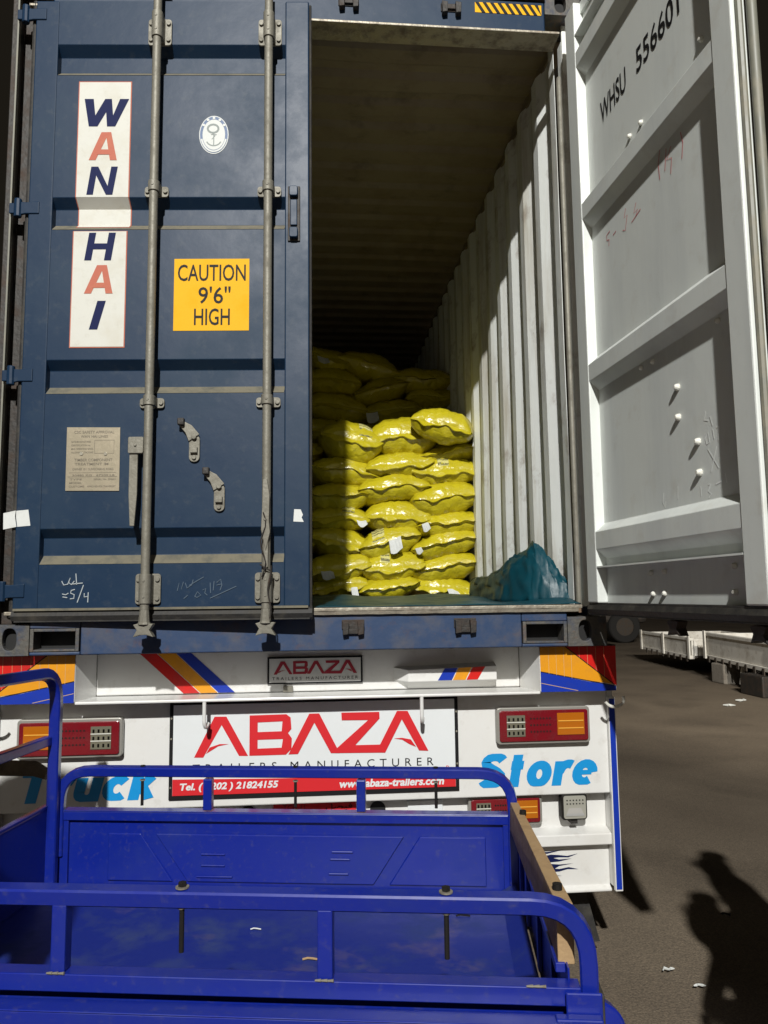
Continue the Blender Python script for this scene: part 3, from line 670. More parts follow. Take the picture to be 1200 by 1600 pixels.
xh = .72
ST = {'T': ([[(.0, .90), (.80, .90)], [(.40, .90), (.40, 0)]], .80), 'r': ([[(.12, 0), (.12, xh)], [(.12, .40)]+arc(.42, .40, .25, .24, 170, 60, 6)], .52),
      'u': ([[(.12, xh), (.12, .28)]+arc(.34, .28, .22, .20, 180, 360, 8)+[(.56, xh)], [(.56, .3), (.56, 0)]], .68), 'c': ([arc(.36, .36, .26, .27, 45, 315, 14)], .64),
      'k': ([[(.12, 0), (.12, 1)], [(.14, .28), (.52, xh)], [(.28, .42), (.56, 0)]], .66),
      'S': ([arc(.40, .73, .28, .18, 20, 200, 8)+[(.30, .57), (.52, .46)]+arc(.40, .27, .29, .19, 20, -165, 9)], .84), 't': ([[(.18, .95), (.18, .25)]+arc(.32, .22, .14, .14, 180, 280, 5), [(.0, .64), (.40, .64)]], .48),
      'o': ([arc(.36, .36, .25, .27, 0, 190, 12), arc(.36, .36, .25, .27, 170, 370, 12)], .74), 'e': ([arc(.36, .36, .26, .27, 0, 310, 16), [(.16, .37), (.30, .37), (.58, .37)]], .74)}
def stroke_word(word, a0, a1, b0, b1, fn, mm, parent, wdt=.24, shear=.22):
    x = 0; lay = []; wdt = .31
    for ch in word: lay.append((ch, x)); x += ST[ch][1]+.12
    tot = x; sx = (a1-a0)/(tot+.1); sy = b1-b0
    for ch, x0 in lay:
        b = B()
        for j, st in enumerate(ST[ch][0]):
            P = [Vector((q[0], q[1], 0)) for q in st]; k = len(b.v)
            wj = wdt*(.55 if ch == 'e' and j else 1)
            for i, p in enumerate(P):
                t = (P[min(i+1, len(P)-1)]-P[max(i-1, 0)]).normalized(); q = Vector((-t.y*wj, t.x*wj*.82, 0))/2
                for sg in (1, -1):
                    px, py = p.x+q.x*sg, min(1, max(0, p.y+q.y*sg)); b.v.append(Vector(fn(a0+(x0+px+.1+shear*py)*sx, b0+py*sy, .0012+.0007*j)))
            for i in range(len(P)-1): b.f.append((k+2*i, k+2*i+1, k+2*i+3, k+2*i+2))
        b.build('name_letter', mm, parent, recalc=False)
stroke_word('Truck', -1.155, -.600, .745, .872, TF(.160), 'cyan', tr); stroke_word('Store', .690, 1.215, .745, .882, TF(.160), 'cyan', tr)
# tail lamps
def tail_lamp(x0, x1, z0, z1, y, flip):
    t_ = B(); t_.rbox(x0, x1, y-.032, y-.001, z0, z1, .014); t_ = t_.build('tail_lamp', 'lbez', tr, bevel=.003)
    W = x1-x0; H = z1-z0; X = (lambda q: x0+W*q) if not flip else (lambda q: x1-W*q)
    b = B(); b.rbox(x0+.010, x1-.010, y-.040, y-.0325, z0+.011, z1-.011, .010); b.build('red_lens', 'lred', t_, bevel=.003)
    def rect(nm, q0, q1, r0, r1, mm, d):
        a, c = sorted((X(q0), X(q1))); b = B(); b.box(a, c, y-.0405-d, y-.0402, z0+H*r0, z0+H*r1); b.build(nm, mm, t_)
    rect('clear_lens', .10, .295, .22, .80, 'lclr', .003); rect('amber_lens', .64, .93, .24, .84, 'lamb', .003)
    b = B(); b2 = B()
    for k in range(4):
        for j in range(3):
            for l0 in (0, .33):
                xx = X(.115+.048*k); b.box(xx-.007 if flip else xx, xx if flip else xx+.007, y-.0445, y-.0434, z0+H*(.27+.185*j)-.0, z0+H*(.27+.185*j)+.013)
    for j in range(3):
        for k in range(7):
            xx = X(.36+.034*k); b.cyl((xx, y-.0402, z0+H*(.34+.18*j)), (xx, y-.0412, z0+H*(.34+.18*j)), .004, 6)
            xx = X(.66+.04*k) if k < 6 else xx
    b.build('diodes', 'ldark', t_)
    for r_ in (.41, .61): a, c = sorted((X(.65), X(.92))); b2.box(a, c, y-.0450, y-.0436, z0+H*r_, z0+H*r_+.004)
    b2.build('reflector_line', 'lline', t_)
    b3 = B()
    for r_ in (.42, .60): a, c = sorted((X(.10), X(.295))); b3.box(a, c, y-.0450, y-.0440, z0+H*r_, z0+H*r_+.0035)
    b3.build('reflector_line', 'bolt_w', t_)
tail_lamp(.782, 1.178, .924, 1.072, .158, False); tail_lamp(-1.134, -.730, .921, 1.072, .158, True)
# lower panel behind the lip
b = B(); b.box(-1.214, 1.2675, .225, .25, .545, .7075); b.build('lower_panel', 'white', tr, bevel=.003)
b = B(); b.add([(x, y, z) for x in (-1.214, 1.2675) for y, z in ((.2245, .560), (.160, .5445), (.160, .500), (.205, .492), (.205, .325), (.185, .315), (.185, .304), (.28, .304), (.28, .56))],
               [tuple(range(9)), tuple(range(17, 8, -1))]+[(i, (i+1) % 9, (i+1) % 9+9, i+9) for i in range(9)])
b.build('under_run_panel', 'white', tr, bevel=.004)
tail_lamp(.668, .981, .583, .703, .223, False); tail_lamp(2*TX-.981, 2*TX-.668, .583, .703, .223, True)
# square work lamp
wl = B(); wl.rbox(1.057, 1.167, .165, .205, .602, .708, .014); wl = wl.build('work_lamp', 'ldark', tr, bevel=.004)
B().rbox(1.0645, 1.1595, .160, .1645, .609, .701, .009).build('lamp_glass', 'lamp_glass', wl)
b = B(); b.add([(1.076, .1595, .630), (1.148, .1595, .630), (1.138, .1595, .652), (1.086, .1595, .652), (1.072, .1575, .620), (1.152, .1575, .620)], [(0, 1, 2, 3), (4, 5, 1, 0)]); b.build('lamp_reflector', 'lamp_shine', wl)
b = B()
for k in range(6):
    for j in range(2): b.cyl((1.079+.0135*k, .1597, .669+.014*j), (1.079+.0135*k, .1585, .669+.014*j), .0033, 6)
b.build('diodes', 'ldark', wl); B().box(1.098, 1.126, .175, .2245, .585, .6015).build('lamp_bracket', 'dark', wl)
# number plate, oval holes as black slabs painted for shade, square cover
B().box(-.140, .200, .2165, .2240, .628, .696).build('number_plate', 'red', tr)
flat_text('plate_mark', '\uFEDE\uFEBC\uFEF4\uFED3', .075, .185, .662, .690, TF(.2165), 'ink', tr, c=.001, bold=.01)
flat_text('plate_mark', 'TCH 11', -.10, -.01, .668, .690, TF(.2165), mat('faded_dark_red', (.2, .01, .01), .5), tr, c=.001)
for x in (-.242, .291):
    b = B(); b.rbox(x-.032, x+.032, .2195, .2244, .605, .692, .030, 6); b.build('oval_hole_shade', 'black', tr)
B().box(.416, .563, .214, .2244, .60, .690).build('cover_plate', 'sign', tr, bevel=.002)
b = B(); b.box(.20, .56, .2246, .2250, .56, .60)
# flame transfer
flat = TF(.205); b = B()
fl = [[(.80, .468), (.90, .472), (1.00, .466), (1.075, .474), (1.00, .459), (.90, .462), (.80, .455)],
      [(.82, .445), (.95, .438), (.985, .450), (1.015, .455), (1.05, .452), (1.085, .447), (1.132, .455), (1.09, .441), (1.05, .443), (1.025, .441), (1.05, .434), (1.105, .436), (1.05, .426), (1.01, .424), (.97, .428), (.82, .420)],
      [(.82, .395), (.97, .388), (1.01, .384), (1.05, .386), (1.085, .394), (1.132, .392), (1.09, .402), (1.05, .396), (1.03, .398), (1.05, .408), (1.11, .416), (1.05, .414), (1.01, .418), (.97, .414), (.82, .405)],
      [(.80, .380), (.92, .376), (1.00, .376), (1.06, .368), (1.00, .370), (.90, .368), (.80, .372)]]
for p in fl: flat_poly(b, p, flat, .0015)
b.build('flame_transfer', 'navy', tr, recalc=False)
# edge strips and hooks
for sx in (0, 1):
    xa = 1.270 if not sx else 2*TX-1.290
    B().box(xa-.006, xa+.026, .138, .158, .320, 1.105).build('edge_strip', 'white', tr, bevel=.002)
    B().box(xa-.0015, xa+.0215, .1360, .1379, .328, 1.098).build('blue_edge_tape', 'sblue', tr)
    b = B(); b.box(xa-.002, xa+.022, .1585, .9, .33, 1.1330); b.build('side_skirt', 'white', tr)
for x in (-.402, .461):
    b = B(); b.tube(smooth_path([(x, .06, 1.134), (x, .06, 1.05), (x+.004, .075, 1.030), (x+.010, .10, 1.045)], .012), .0075, 8); b.build('rope_hook', 'white', tr, smooth=True)
for x, sg in ((1.262, 1), (2*TX-1.262, -1)):
    b = B(); b.tube([(x-.040*sg*math.cos(R(a))*1.0-.005, .045, 1.108+.030*math.sin(R(a))) for a in range(-20, -215, -18)], .0065, 8); b.build('rope_hook', 'bolt_w', tr, smooth=True)
B().rbox(-.100, -.060, .200, .2190, 1.148, 1.172, .003).build('sensor_tab', 'galv', tr)
# running gear
for x in (-.5, .55): B().box(x-.06, x+.06, .31, 12.6, .85, 1.32).build('chassis_beam', 'dark', tr)
for k in range(8): B().box(-1.15, 1.2, .45+1.5*k, .55+1.5*k, 1.16, 1.32).build('cross_member', 'dark', tr)
def wheel_mesh(r, wd, rr):
    b = B(); prof = [(-wd/2, rr), (-wd/2, r*.93), (-wd*.36, r), (wd*.36, r), (wd/2, r*.93), (wd/2, rr)]; n = 28
    vs = [(x, q*math.cos(2*math.pi*k/n), q*math.sin(2*math.pi*k/n)) for x, q in prof for k in range(n)]
    b.add(vs, [(i*n+k, i*n+(k+1) % n, (i+1)*n+(k+1) % n, (i+1)*n+k) for i in range(5) for k in range(n)]); return b
def wheel(x, y, z, r, wd, parent, par_off):
    b = wheel_mesh(r, wd, r*.58); b.v = [v+Vector((x, y, z)) for v in b.v]; t_ = b.build('wheel', 'tyre', parent, smooth=True)
    c = B(); n = 20
    for q, dx in ((r*.58, 0), (r*.5, .05), (r*.2, .06), (r*.18, -.02)): c.v += [Vector((x+(wd/2-.02-dx), y+q*math.cos(2*math.pi*k/n), z+q*math.sin(2*math.pi*k/n))) for k in range(n)]
    for q, dx in ((r*.58, 0), (r*.5, .05), (r*.2, .06), (r*.18, -.02)): c.v += [Vector((x-(wd/2-.02-dx), y+q*math.cos(2*math.pi*k/n), z+q*math.sin(2*math.pi*k/n))) for k in range(n)]
    c.f = [(i*n+k, i*n+(k+1) % n, (i+1)*n+(k+1) % n, (i+1)*n+k) for i in (0, 1, 2, 4, 5, 6) for k in range(n)]+[tuple(range(3*n, 4*n)), tuple(range(7*n, 8*n))]
    c.build('rim', 'rim', t_)
for y in (2.4, 3.75, 5.1):
    for x in (-1.04, -.72, .78, 1.10): wheel(x, y, .50, .50, .27, tr, None)
    B().cyl((-.9, y, .5), (1.0, y, .5), .07, 12).build('axle', 'dark', tr)
for x in (-.9, .96):
    b = B(); b.box(x-.30, x+.30, 1.20, 1.215, .12, .86); b.build('mud_flap', 'rubber', tr)
b = B(); b.add([(1.00, .33, .30), (1.19, .33, .30), (1.245, .30, .06), (1.215, .30, .06)], [(0, 1, 2, 3)]); b.build('rubber_flap', 'rubber', tr, solid=.012)

# ================================================================== SACKS
def sack_mesh(seed, W=.46, L_=.72, H=.20, droop=1.0):
    rnd = random.Random(seed); o1 = rnd.uniform(0, 50); b = B(); NX, NY = 30, 20
    kink = rnd.uniform(-.5, .5); tw = rnd.uniform(-.04, .04)
    def f1(x): return max(0, 1-abs(x)**2.5)**.58
    def g1(y): return max(0, 1-abs(y)**6.0)**.62
    def outline(x, y):
        px = x*W/2*(1-.07*abs(y)**6+.03*abs(x*y)**3); py = y*L_/2*(1-.06*(1-abs(x))*0-.05*abs(x)**6)
        py += .012*noise.noise(Vector((x*2+o1, y, 1)))*(1 if y < 0 else 0)
        return px, py
    def z_of(x, y, sg):
        h = H/2*f1(x)*g1(y)
        h *= 1+.16*noise.noise(Vector((x*1.7+o1, y*2, sg)))
        edge = (abs(y)**3)*(1-abs(y)**14)
        h += .006*edge*math.sin(x*26+o1+2*noise.noise(Vector((x*2, y*2, o1))))
        h += .007*noise.noise(Vector((x*6+o1, y*8, sg*3)))*min(1, f1(x)*2)*g1(y)
        mid = .012*math.sin(x*2.2+o1)+tw*x+.010*noise.noise(Vector((x*2.5, y*1.5, o1)))
        return mid+sg*h
    for sg in (1, -1):
        b.grid(lambda u, v: (lambda x, y: (outline(x, y)[0], outline(x, y)[1], z_of(x, y, sg)))(-math.cos(math.pi*u)*.0+(2*u-1)*(1-.0), -math.cos(math.pi*v)), NX, NY)
    # sewn hem along the front edge, drooping in waves
    fr = rnd.uniform(5, 8); ph = rnd.uniform(0, 6); wdt = rnd.uniform(.05, .07)
    nn = 40
    up = rnd.random() < .35
    def hem(u, v):
        x = (2*u-1)*1.0; px, py = outline(x, -1)
        zz = z_of(x, -1, 0)
        wave = math.sin(x*fr+ph)*.5+math.sin(x*fr*2.3+ph*2)*.25
        dz = (-.034*droop-.022*wave) if not up else (.004-.014*wave)
        out = .022+.012*wave if not up else .034
        fall = 1-abs(x)**8*.5
        return (px*(1+.02*v), py-out*v*fall+.004, zz+dz*(v**1.4)*fall+.004*noise.noise(Vector((x*9+o1, v*2, 4))))
    b.grid(hem, nn, 4)
    b.grid(lambda u, v: (lambda q: (q[0], q[1]+.0035, q[2]-.0035))(hem(u, v)), nn, 4)
    return b, hem, z_of, outline
sack_cache = {}
def make_sack(x, y, z, seed, label, rx=0., rz=0., ry=0., W=.46, H=.20, tagspec=None, droop=1., L_=.72, group='yellow sacks stacked inside the container'):
    b, hem, z_of, outline = sack_mesh(seed, W, L_, H, droop)
    o = b.build('sack', 'sack', None, smooth=True, recalc=False)
    me = o.data
    off = o.location.copy()
    for v in me.vertices: v.co += off
    o.location = (x, y, z); o.rotation_euler = (R(rx), R(ry), R(rz))
    bm = bmesh.new(); bm.from_mesh(me); bmesh.ops.remove_doubles(bm, verts=bm.verts, dist=.0004); bmesh.ops.recalc_face_normals(bm, faces=bm.faces); bm.to_mesh(me); bm.free()
    for p in me.polygons: p.use_smooth = True
    tag(o, label, 'sack', group)
    def child(nm, pts, mm):
        me2 = bpy.data.meshes.new(nm); n = len(pts)//2
        me2.from_pydata(pts, [], [(i, i+1, i+1+n, i+n) for i in range(n-1)]); me2.materials.append(M[mm])
        c = bpy.data.objects.new(nm, me2); C.objects.link(c); c.parent = o
        q = c.modifiers.new('solid', 'SOLIDIFY'); q.thickness = .0012
        return c
    if tagspec:
        for kind, xc, wd, ht in tagspec:
            wd *= 1.25; ht *= 1.5
            xs = [xc-wd/2+wd*k/4 for k in range(5)]
            if kind == 'print':                              # printed patch lying on the upper front slope
                ys = [-.985+ht*k/4 for k in range(5)]
                pts = []
                for yy in ys:
                    for xx in xs:
                        px, py = outline(xx, yy); pts.append((px, py, z_of(xx, yy, 1)+.004))
                me2 = bpy.data.meshes.new('printed_label'); me2.from_pydata(pts, [], [(j*5+i, j*5+i+1, (j+1)*5+i+1, (j+1)*5+i) for j in range(4) for i in range(4)])
                me2.materials.append(M['print']); c = bpy.data.objects.new('printed_label', me2); C.objects.link(c); c.parent = o
            else:                                            # paper tag hanging from the hem
                up_ = []; lo = []
                for k, xx in enumerate(xs):
                    h = hem((xx+1)/2, .8); up_.append((h[0], h[1]-.004, h[2]+.006)); lo.append((h[0]+.012, h[1]-.014-.004*k, h[2]-ht-.01*math.sin(k)))
                child('paper_tag', up_+lo, 'paper')
    return o
def at(px, py, y):        # a point of the stack plane: measured x, z at depth y
    d = cf*1192.7+cr*(px-600)-cu*(py-800); o = Vector((.0396, -3.0612, 1.5431)); t = (y-o.y)/d.y; q = o+d*t; return q.x, q.z
YS = 2.16
front = [ # centre px, centre py, width m, height m, label, options
 (528, 920, .42, .170, 'shadowed bottom left sack of the front stack with a white tag at its right end', dict(tagspec=[('tag', .52, .16, .045)])),
 (608, 921, .41, .150, 'bottom row middle yellow sack resting on the teal tarpaulin', dict(droop=.6)),
 (694, 922, .47, .145, 'bottom row right yellow sack beside the bunched teal tarpaulin', dict(tagspec=[('tag', .25, .25, .02)])),
 (529, 888, .44, .185, 'half shadowed yellow sack second from the bottom at the left with a dim grey tag', dict(tagspec=[('tag', -.35, .3, .03)])),
 (614, 886, .45, .190, 'yellow sack second from the bottom in the middle of the front stack', dict(tagspec=[('print', -.2, .22, .14)])),
 (699, 889, .47, .185, 'yellow sack second from the bottom against the grey wall, bulging below its hem', {}),
 (529, 848, .44, .195, 'half shadowed yellow sack in the third row up, left column', {}),
 (611, 849, .43, .200, 'third row yellow sack with a large curled white paper tag', dict(tagspec=[('tag', .12, .30, .055), ('print', -.38, .30, .22)])),
 (698, 852, .47, .175, 'yellow sack third from the bottom against the grey wall with a deep drooping hem', dict(tagspec=[('tag', -.86, .12, .02)])),
 (529, 812, .44, .165, 'fourth row left yellow sack with a printed panel and a folded white tag', dict(tagspec=[('print', .36, .30, .20), ('tag', .74, .22, .02)])),
 (622, 808, .45, .200, 'fourth row middle yellow sack sagging to the right', dict(ry=5)),
 (702, 820, .46, .180, 'fourth row right yellow sack with a small white corner tag', dict(tagspec=[('tag', -.82, .14, .03)])),
 (529, 777, .43, .185, 'fifth row left yellow sack with its crumpled end pointing down', dict(ry=4)),
 (613, 765, .50, .185, 'fifth row middle yellow sack with a straight sewn top edge', dict(droop=.2)),
 (695, 780, .47, .215, 'plump fifth row right yellow sack with a straight seam across its middle', dict(droop=.15)),
 (540, 737, .48, .190, 'sixth row left yellow sack, half in shadow, with a straight pale seam', dict(droop=.2, ry=3)),
 (626, 727, .47, .175, 'sixth row middle yellow sack, thin and wavy', dict(ry=-5)),
 (696, 737, .48, .190, 'sixth row right yellow sack with a printed label above its wavy hem', dict(tagspec=[('print', -.10, .26, .16)])),
 (549, 688, .42, .240, 'rounded yellow sack at the left end of the top row with a printed label', dict(tagspec=[('print', .45, .34, .30)])),
 (634, 682, .50, .235, 'plump yellow sack mid top row with a printed label on its right end', dict(tagspec=[('print', .72, .26, .26)])),
 (702, 709, .45, .130, 'flattened yellow sack squeezed under the tilted top sack', dict(tagspec=[('tag', .80, .16, -.03)])),
]
for k, (px, py, W, H, lab, kw) in enumerate(front):
    x, z = at(px, py, YS-.28)
    x2, z2 = at(px, py, YS)
    kw = dict(kw); dpt = random.Random(k).uniform(-.03, .03)
    make_sack(x2, YS+.34+dpt, z2+.012, 100+k, lab, W=W*1.06, H=H*1.24, rz=random.Random(k+9).uniform(-3, 3), **kw)
x, z = at(699, 662, YS-.1)
make_sack(x, YS+.05, z, 202, 'tilted yellow sack lying askew on top of the stack beside the wall', W=.44, H=.235, L_=.55, ry=17, rz=-12, rx=8, droop=.4)
x, z = at(497, 702, YS+.2); make_sack(x-.1, YS+.56, z, 203, 'dark yellow sack just inside the edge of the closed door, level with the top row', W=.30, H=.18)
x, z = at(497, 850, YS+.2); make_sack(x-.16, YS+.4, z, 204, 'dark yellow sack next to the closed door, low in the left corner of the stack', W=.28, H=.20)
YB = 3.10
back = [
 (512, 556, .36, .19, 'leftmost sack of the top row in the dark rear stack', dict(tagspec=[('tag', -.3, .4, .03)])),
 (572, 568, .52, .22, 'slanting sack on top of the dark rear stack, highest of all', dict(ry=15, droop=.3)),
 (664, 588, .50, .20, 'right hand sack of the top row in the dark rear stack', dict(ry=3, droop=.2)),
 (524, 592, .46, .22, 'second row left sack of the dark rear stack', {}),
 (597, 606, .45, .19, 'second row middle sack of the dark rear stack with a pinched corner', dict(ry=-4)),
 (676, 618, .42, .17, 'second row right sack of the dark rear stack with a pale tag by the wall', dict(tagspec=[('tag', .8, .2, .05)])),
 (528, 633, .50, .24, 'wide third row left sack of the dark rear stack', {}),
 (614, 640, .48, .21, 'third row middle sack of the dark rear stack with a grey tag', dict(tagspec=[('tag', -.7, .3, .05)])),
 (688, 650, .40, .19, 'third row right sack of the dark rear stack behind the tilted sack', {}),
 (520, 672, .46, .21, 'fourth row left sack of the dark rear stack, behind the front sacks', {}),
 (602, 676, .46, .20, 'fourth row middle sack of the dark rear stack, behind the front sacks', {}),
 (676, 690, .46, .20, 'fourth row right sack of the dark rear stack, behind the front sacks', {}),
]
for k, (px, py, W, H, lab, kw) in enumerate(back):
    x2, z2 = at(px, py, YB)
    make_sack(x2, YB+.36, z2, 300+k, lab, W=W*1.08, H=H*1.15, rz=random.Random(k+5).uniform(-8, 8), group='yellow sacks stacked deeper in the container', **kw)

# ================================================================== TARPAULIN
b = B()
def flo(u, v):
    x = -.02+1.15*u; y = .045+2.1*v
    z = 1.4985+.040*min(1, max(0, (y-.25)/1.3))*min(1, 1.0)+.022*max(0, noise.noise(Vector((x*3, y*2.2, 5))))*min(1, v*12)+.022*math.exp(-((v-.07)/.05)**2)*max(0, .45+noise.noise(Vector((x*5, 7, 1))))*min(1, u*4)
    y += .05*noise.noise(Vector((x*4, 0, 2)))*(1-v)-.02*(u > .7)*(1-v)*0
    return (x, y, z)
b.grid(flo, 90, 60)
spine = [(.95, 1.45, .12, .15), (.94, 1.15, .135, .15), (.93, .85, .14, .15), (.94, .66, .165, .16), (.965, .54, .205, .16), (1.01, .44, .258, .15), (1.04, .39, .272, .14), (1.075, .35, .228, .12), (1.11, .31, .165, .10), (1.145, .28, .10, .08), (1.17, .25, .04, .04)]
def spn(t):
    t *= len(spine)-1; i = min(int(t), len(spine)-2); f_ = t-i
    return [spine[i][k]*(1-f_)+spine[i+1][k]*f_ for k in range(4)]
def bun(u, v):
    x, y, h, wd = spn(u); q = 2*v-1                              # q -1 front foot .. +1 rear foot
    nz = noise.noise(Vector((u*9, q*2.2, 3))); nz2 = noise.noise(Vector((u*22, q*5, 8)))
    nz3 = abs(noise.noise(Vector((u*14+q*5, q*3, 1)))); prof_ = (1-abs(q)**1.9)*(1+.16*nz)+(.09*nz2-.22*nz3)*(1-abs(q)**3)*(.35+.65*min(1, abs(u-.55)*3))
    return (x+.55*q*wd*.35+.012*nz2, y+q*wd*.9+.02*nz, 1.502+h*max(0, prof_)+.012*abs(nz2))
b.grid(bun, 70, 36)
tag(b.build('tarpaulin', 'tarp', smooth=True, recalc=False, solid=.0015), 'crumpled teal tarpaulin spread under the sacks and bunched up against the right wall', 'tarpaulin')

# ================================================================== CARGO TRICYCLE
a_ = R(9.5); TU = Vector((math.cos(a_), -math.sin(a_), 0)); TV = Vector((math.sin(a_), math.cos(a_), 0))
def T(u, v, z): return TU*u+TV*v+Vector((0, 0, z))
tk = thing('cargo_tricycle', T(0, -1, .0)*1.0, 'cobalt blue cargo tricycle with railed steel box, parked behind the white trailer', 'cargo tricycle')
tk.location.z = 0
vf, vn, uL, uR, zf = -.455, -1.465, -.760, .760, .600
# floor and panels
def fl_(u, v): return (uL-.028+(uR-uL+.02)*u, vn-.03+(vf-vn+.03)*v, .605+.0035*math.sin(u*34)*0+.003*noise.noise(Vector((u*6, v*5, 0))))
b = B(T); b.grid(fl_, 40, 24); b.build('box_floor', 'trike_floor', tk, smooth=True, solid=.003)
# ribs along the floor near the tail
b = B(T)
for u in (.70,): b.prism([(u, .606), (u+.045, .640), (u+.05, .640), (u+.05, .604)], vn, vf-.01)
b.build('floor_bead', 'trike_floor', tk)
def side_panel(v, inward, z0, z1, nm):
    """folded sheet side: flange on top, recessed field with pressed marks"""
    s = inward; b = B(T)
    b.box(uL, uR, min(v, v+.004*s), max(v, v+.004*s), z0, z1)
    b.box(uL, uR, min(v-.022*s, v+.022*s), max(v-.022*s, v+.022*s), z1+.0005, z1+.004)
    b.box(uL, uR, min(v+.0045*s, v+.020*s), max(v+.0045*s, v+.020*s), z1-.028, z1)            # turned down lip
    b.box(uL, uL+.045, min(v+.0045*s, v+.016*s), max(v+.0045*s, v+.016*s), z0, z1-.0285)
    b.box(uR-.045, uR, min(v+.0045*s, v+.016*s), max(v+.0045*s, v+.016*s), z0, z1-.0285)
    o = b.build(nm, 'trike', tk, bevel=.004)
    b = B(T); t0, t1 = sorted((v+.0045*s, v+.011*s))
    h = z1-z0
    for pts in ([(-.58, z0+.02), (-.36, z0+.02), (-.47, z1-.07), (-.58, z1-.07)], [(-.31, z0+.02), (.30, z0+.02), (.40, z1-.07), (-.42, z1-.07)], [(.35, z0+.02), (.66, z0+.02), (.66, z1-.07), (.45, z1-.07)]):
        b.prism(pts, t0, t1)
    o2 = b.build('pressed_field', 'trike', o, bevel=.005, seg=3)
    b = B(T); t0, t1 = sorted((v+.0112*s, v+.016*s))
    for x0, x1, zz in ((-.265, -.185, z0+.105), (-.265, -.185, z0+.070), (-.28, -.16, z0+.035), (.165, .235, z0+.118), (.160, .225, z0+.095), (.155, .220, z0+.050)): b.box(x0, x1, t0, t1, zz, zz+.006)
    b.build('pressed_rib', 'trike', o, bevel=.002)
    return o
side_panel(vf, -1, .602, .842, 'far_side_panel'); side_panel(vn-.055, -1, .52, .772, 'near_side_panel')
# tail panel at the right
b = B(T); b.box(uR+.002, uR+.006, vn, vf-.002, .604, .840).box(uR-.018, uR+.0015, vn+.02, vf-.03, .822, .840)
for v in (-1.30, -1.05, -.80, -.62): b.box(uR-.008, uR+.0015, v, v+.03, .64, .82)
b.build('tail_panel', 'trike', tk, bevel=.003)
# head board at the left
b = B(T); b.box(uL-.010, uL-.006, vn-.03, vf-.02, .604, .862).box(uL-.024, uL-.004, vn-.03, vf-.02, .8622, .872); b.build('head_panel', 'trike', tk, bevel=.003)
# rails: square tube, rounded corners
def rail(v, z1, r, uE0, uE1, name):
    zt_ = z1; pts = smooth_path([(uE0, v, .60 if v < -1 else .70), (uE0, v, zt_), (uE1, v, zt_), (uE1, v, .60)], .105, 7)
    b = B(T); b.tube(pts, r, square=True); return b.build(name, 'trike', tk, smooth=True, bevel=.0)
rail(vf-.012, .972, .0155, uL+.012, uR-.012, 'far_rail'); rail(vn-.008, .958, .0165, uL-.02, uR+.040, 'near_rail')
b = B(T); b.box(uL, uR+.022, vn-.026, vn+.012, .784, .817).box(uL, uR, vn+.004, vn+.008, .604, .7839); b.build('near_lower_rail', 'trike', tk, bevel=.004)  # second box is an added plate that keeps the gap dark
for v, r, us, zb, zt_ in ((vf-.012, .0145, (-.243, .263), .851, .950), (vn-.007, .0150, (-.226, .303), .8165, .944)):
    for u in us:
        b = B(T); b.box(u-r, u+r, v-r, v+r, zb, zt_); b.build('rail_post', 'trike', tk, bevel=.003)
b = B(T); b.box(uR-.008, uR+.058, vn-.040, vn-.034, .50, .815).box(uR-.03, uR+.055, vn-.062, vn-.0405, .50, .78); b.build('corner_plate', 'trike', tk, bevel=.003)
# threaded rods with washers through the rails
for v, us, zt_, r in ((vf-.012, (-.467, .047, .505), .980, .0155), (vn-.008, (-.50, .018, .536), .975, .0165)):
    for u in us:
        b = B(T); b.cyl((u, v, zt_-.034), (u, v, zt_-.118 if v > -1 else zt_-.120), .0050, 10).cyl((u, v, zt_+.004), (u, v, zt_+.011), .0085, 6); bo = b.build('threaded_rod', 'ldark', tk)
        b = B(T); b.cyl((u, v, zt_+.0002), (u, v, zt_+.003), .0135, 14).cyl((u, v, zt_-.0345), (u, v, zt_-.0385), .0085, 10); b.build('washer', 'steel', bo)
# tall hoop rail over the head board
pts = smooth_path([(uL+.004, -.500, .60), (uL+.004, -.500, 1.300), (uL-.030, -1.46, 1.318), (uL-.030, -1.46, .60)], .10, 7)
b = B(T); b.tube(pts, .0175, square=True); b.build('head_hoop', 'trike', tk, smooth=True)
b = B(T); b.tube([(uL-.012, -.515, 1.078), (uL-.03, -1.445, 1.078)], .015, square=True); b.build('hoop_bar', 'trike', tk)
b = B(T); b.tube([(uL-.02, -.93, 1.30), (uL-.02, -.93, .892)], .013, square=True); b.build('hoop_post', 'trike', tk)
for u in (-.226, .303, .70):
    for k in range(3): 
        b = B(T); c0 = (u-.012+.012*k, vn-.027, .8185); b.tube([(c0[0]-.006, c0[1], c0[2]), (c0[0]+.006, c0[1]-.001, c0[2]+.001)], .003, 7, radii=[.0018, .0030]); b.build('weld_bead', 'steel', tk, smooth=True)
# timber beam bolted along the tail
def beam(x0, x1, z0, z1): pass
b = B(T)
b.add([(uR-.021, vf-.035, .888), (uR+.004, vf-.035, .888), (uR+.006, vf-.035, .806), (uR-.025, vf-.035, .806), (uR-.012, vn+.025, .948), (uR+.020, vn+.025, .948), (uR+.020, vn+.025, .835), (uR-.012, vn+.025, .835)],
      [(0, 1, 2, 3), (7, 6, 5, 4), (0, 4, 5, 1), (1, 5, 6, 2), (2, 6, 7, 3), (3, 7, 4, 0)])
tb = b.build('timber_beam', 'wood', tk, bevel=.002)
for v, z in ((-.66, .896), (-1.36, .941)): b = B(T); b.cyl((uR+.002, v, z), (uR+.002, v, z+.014), .010, 12); b.build('bolt_head', 'ldark', tb)
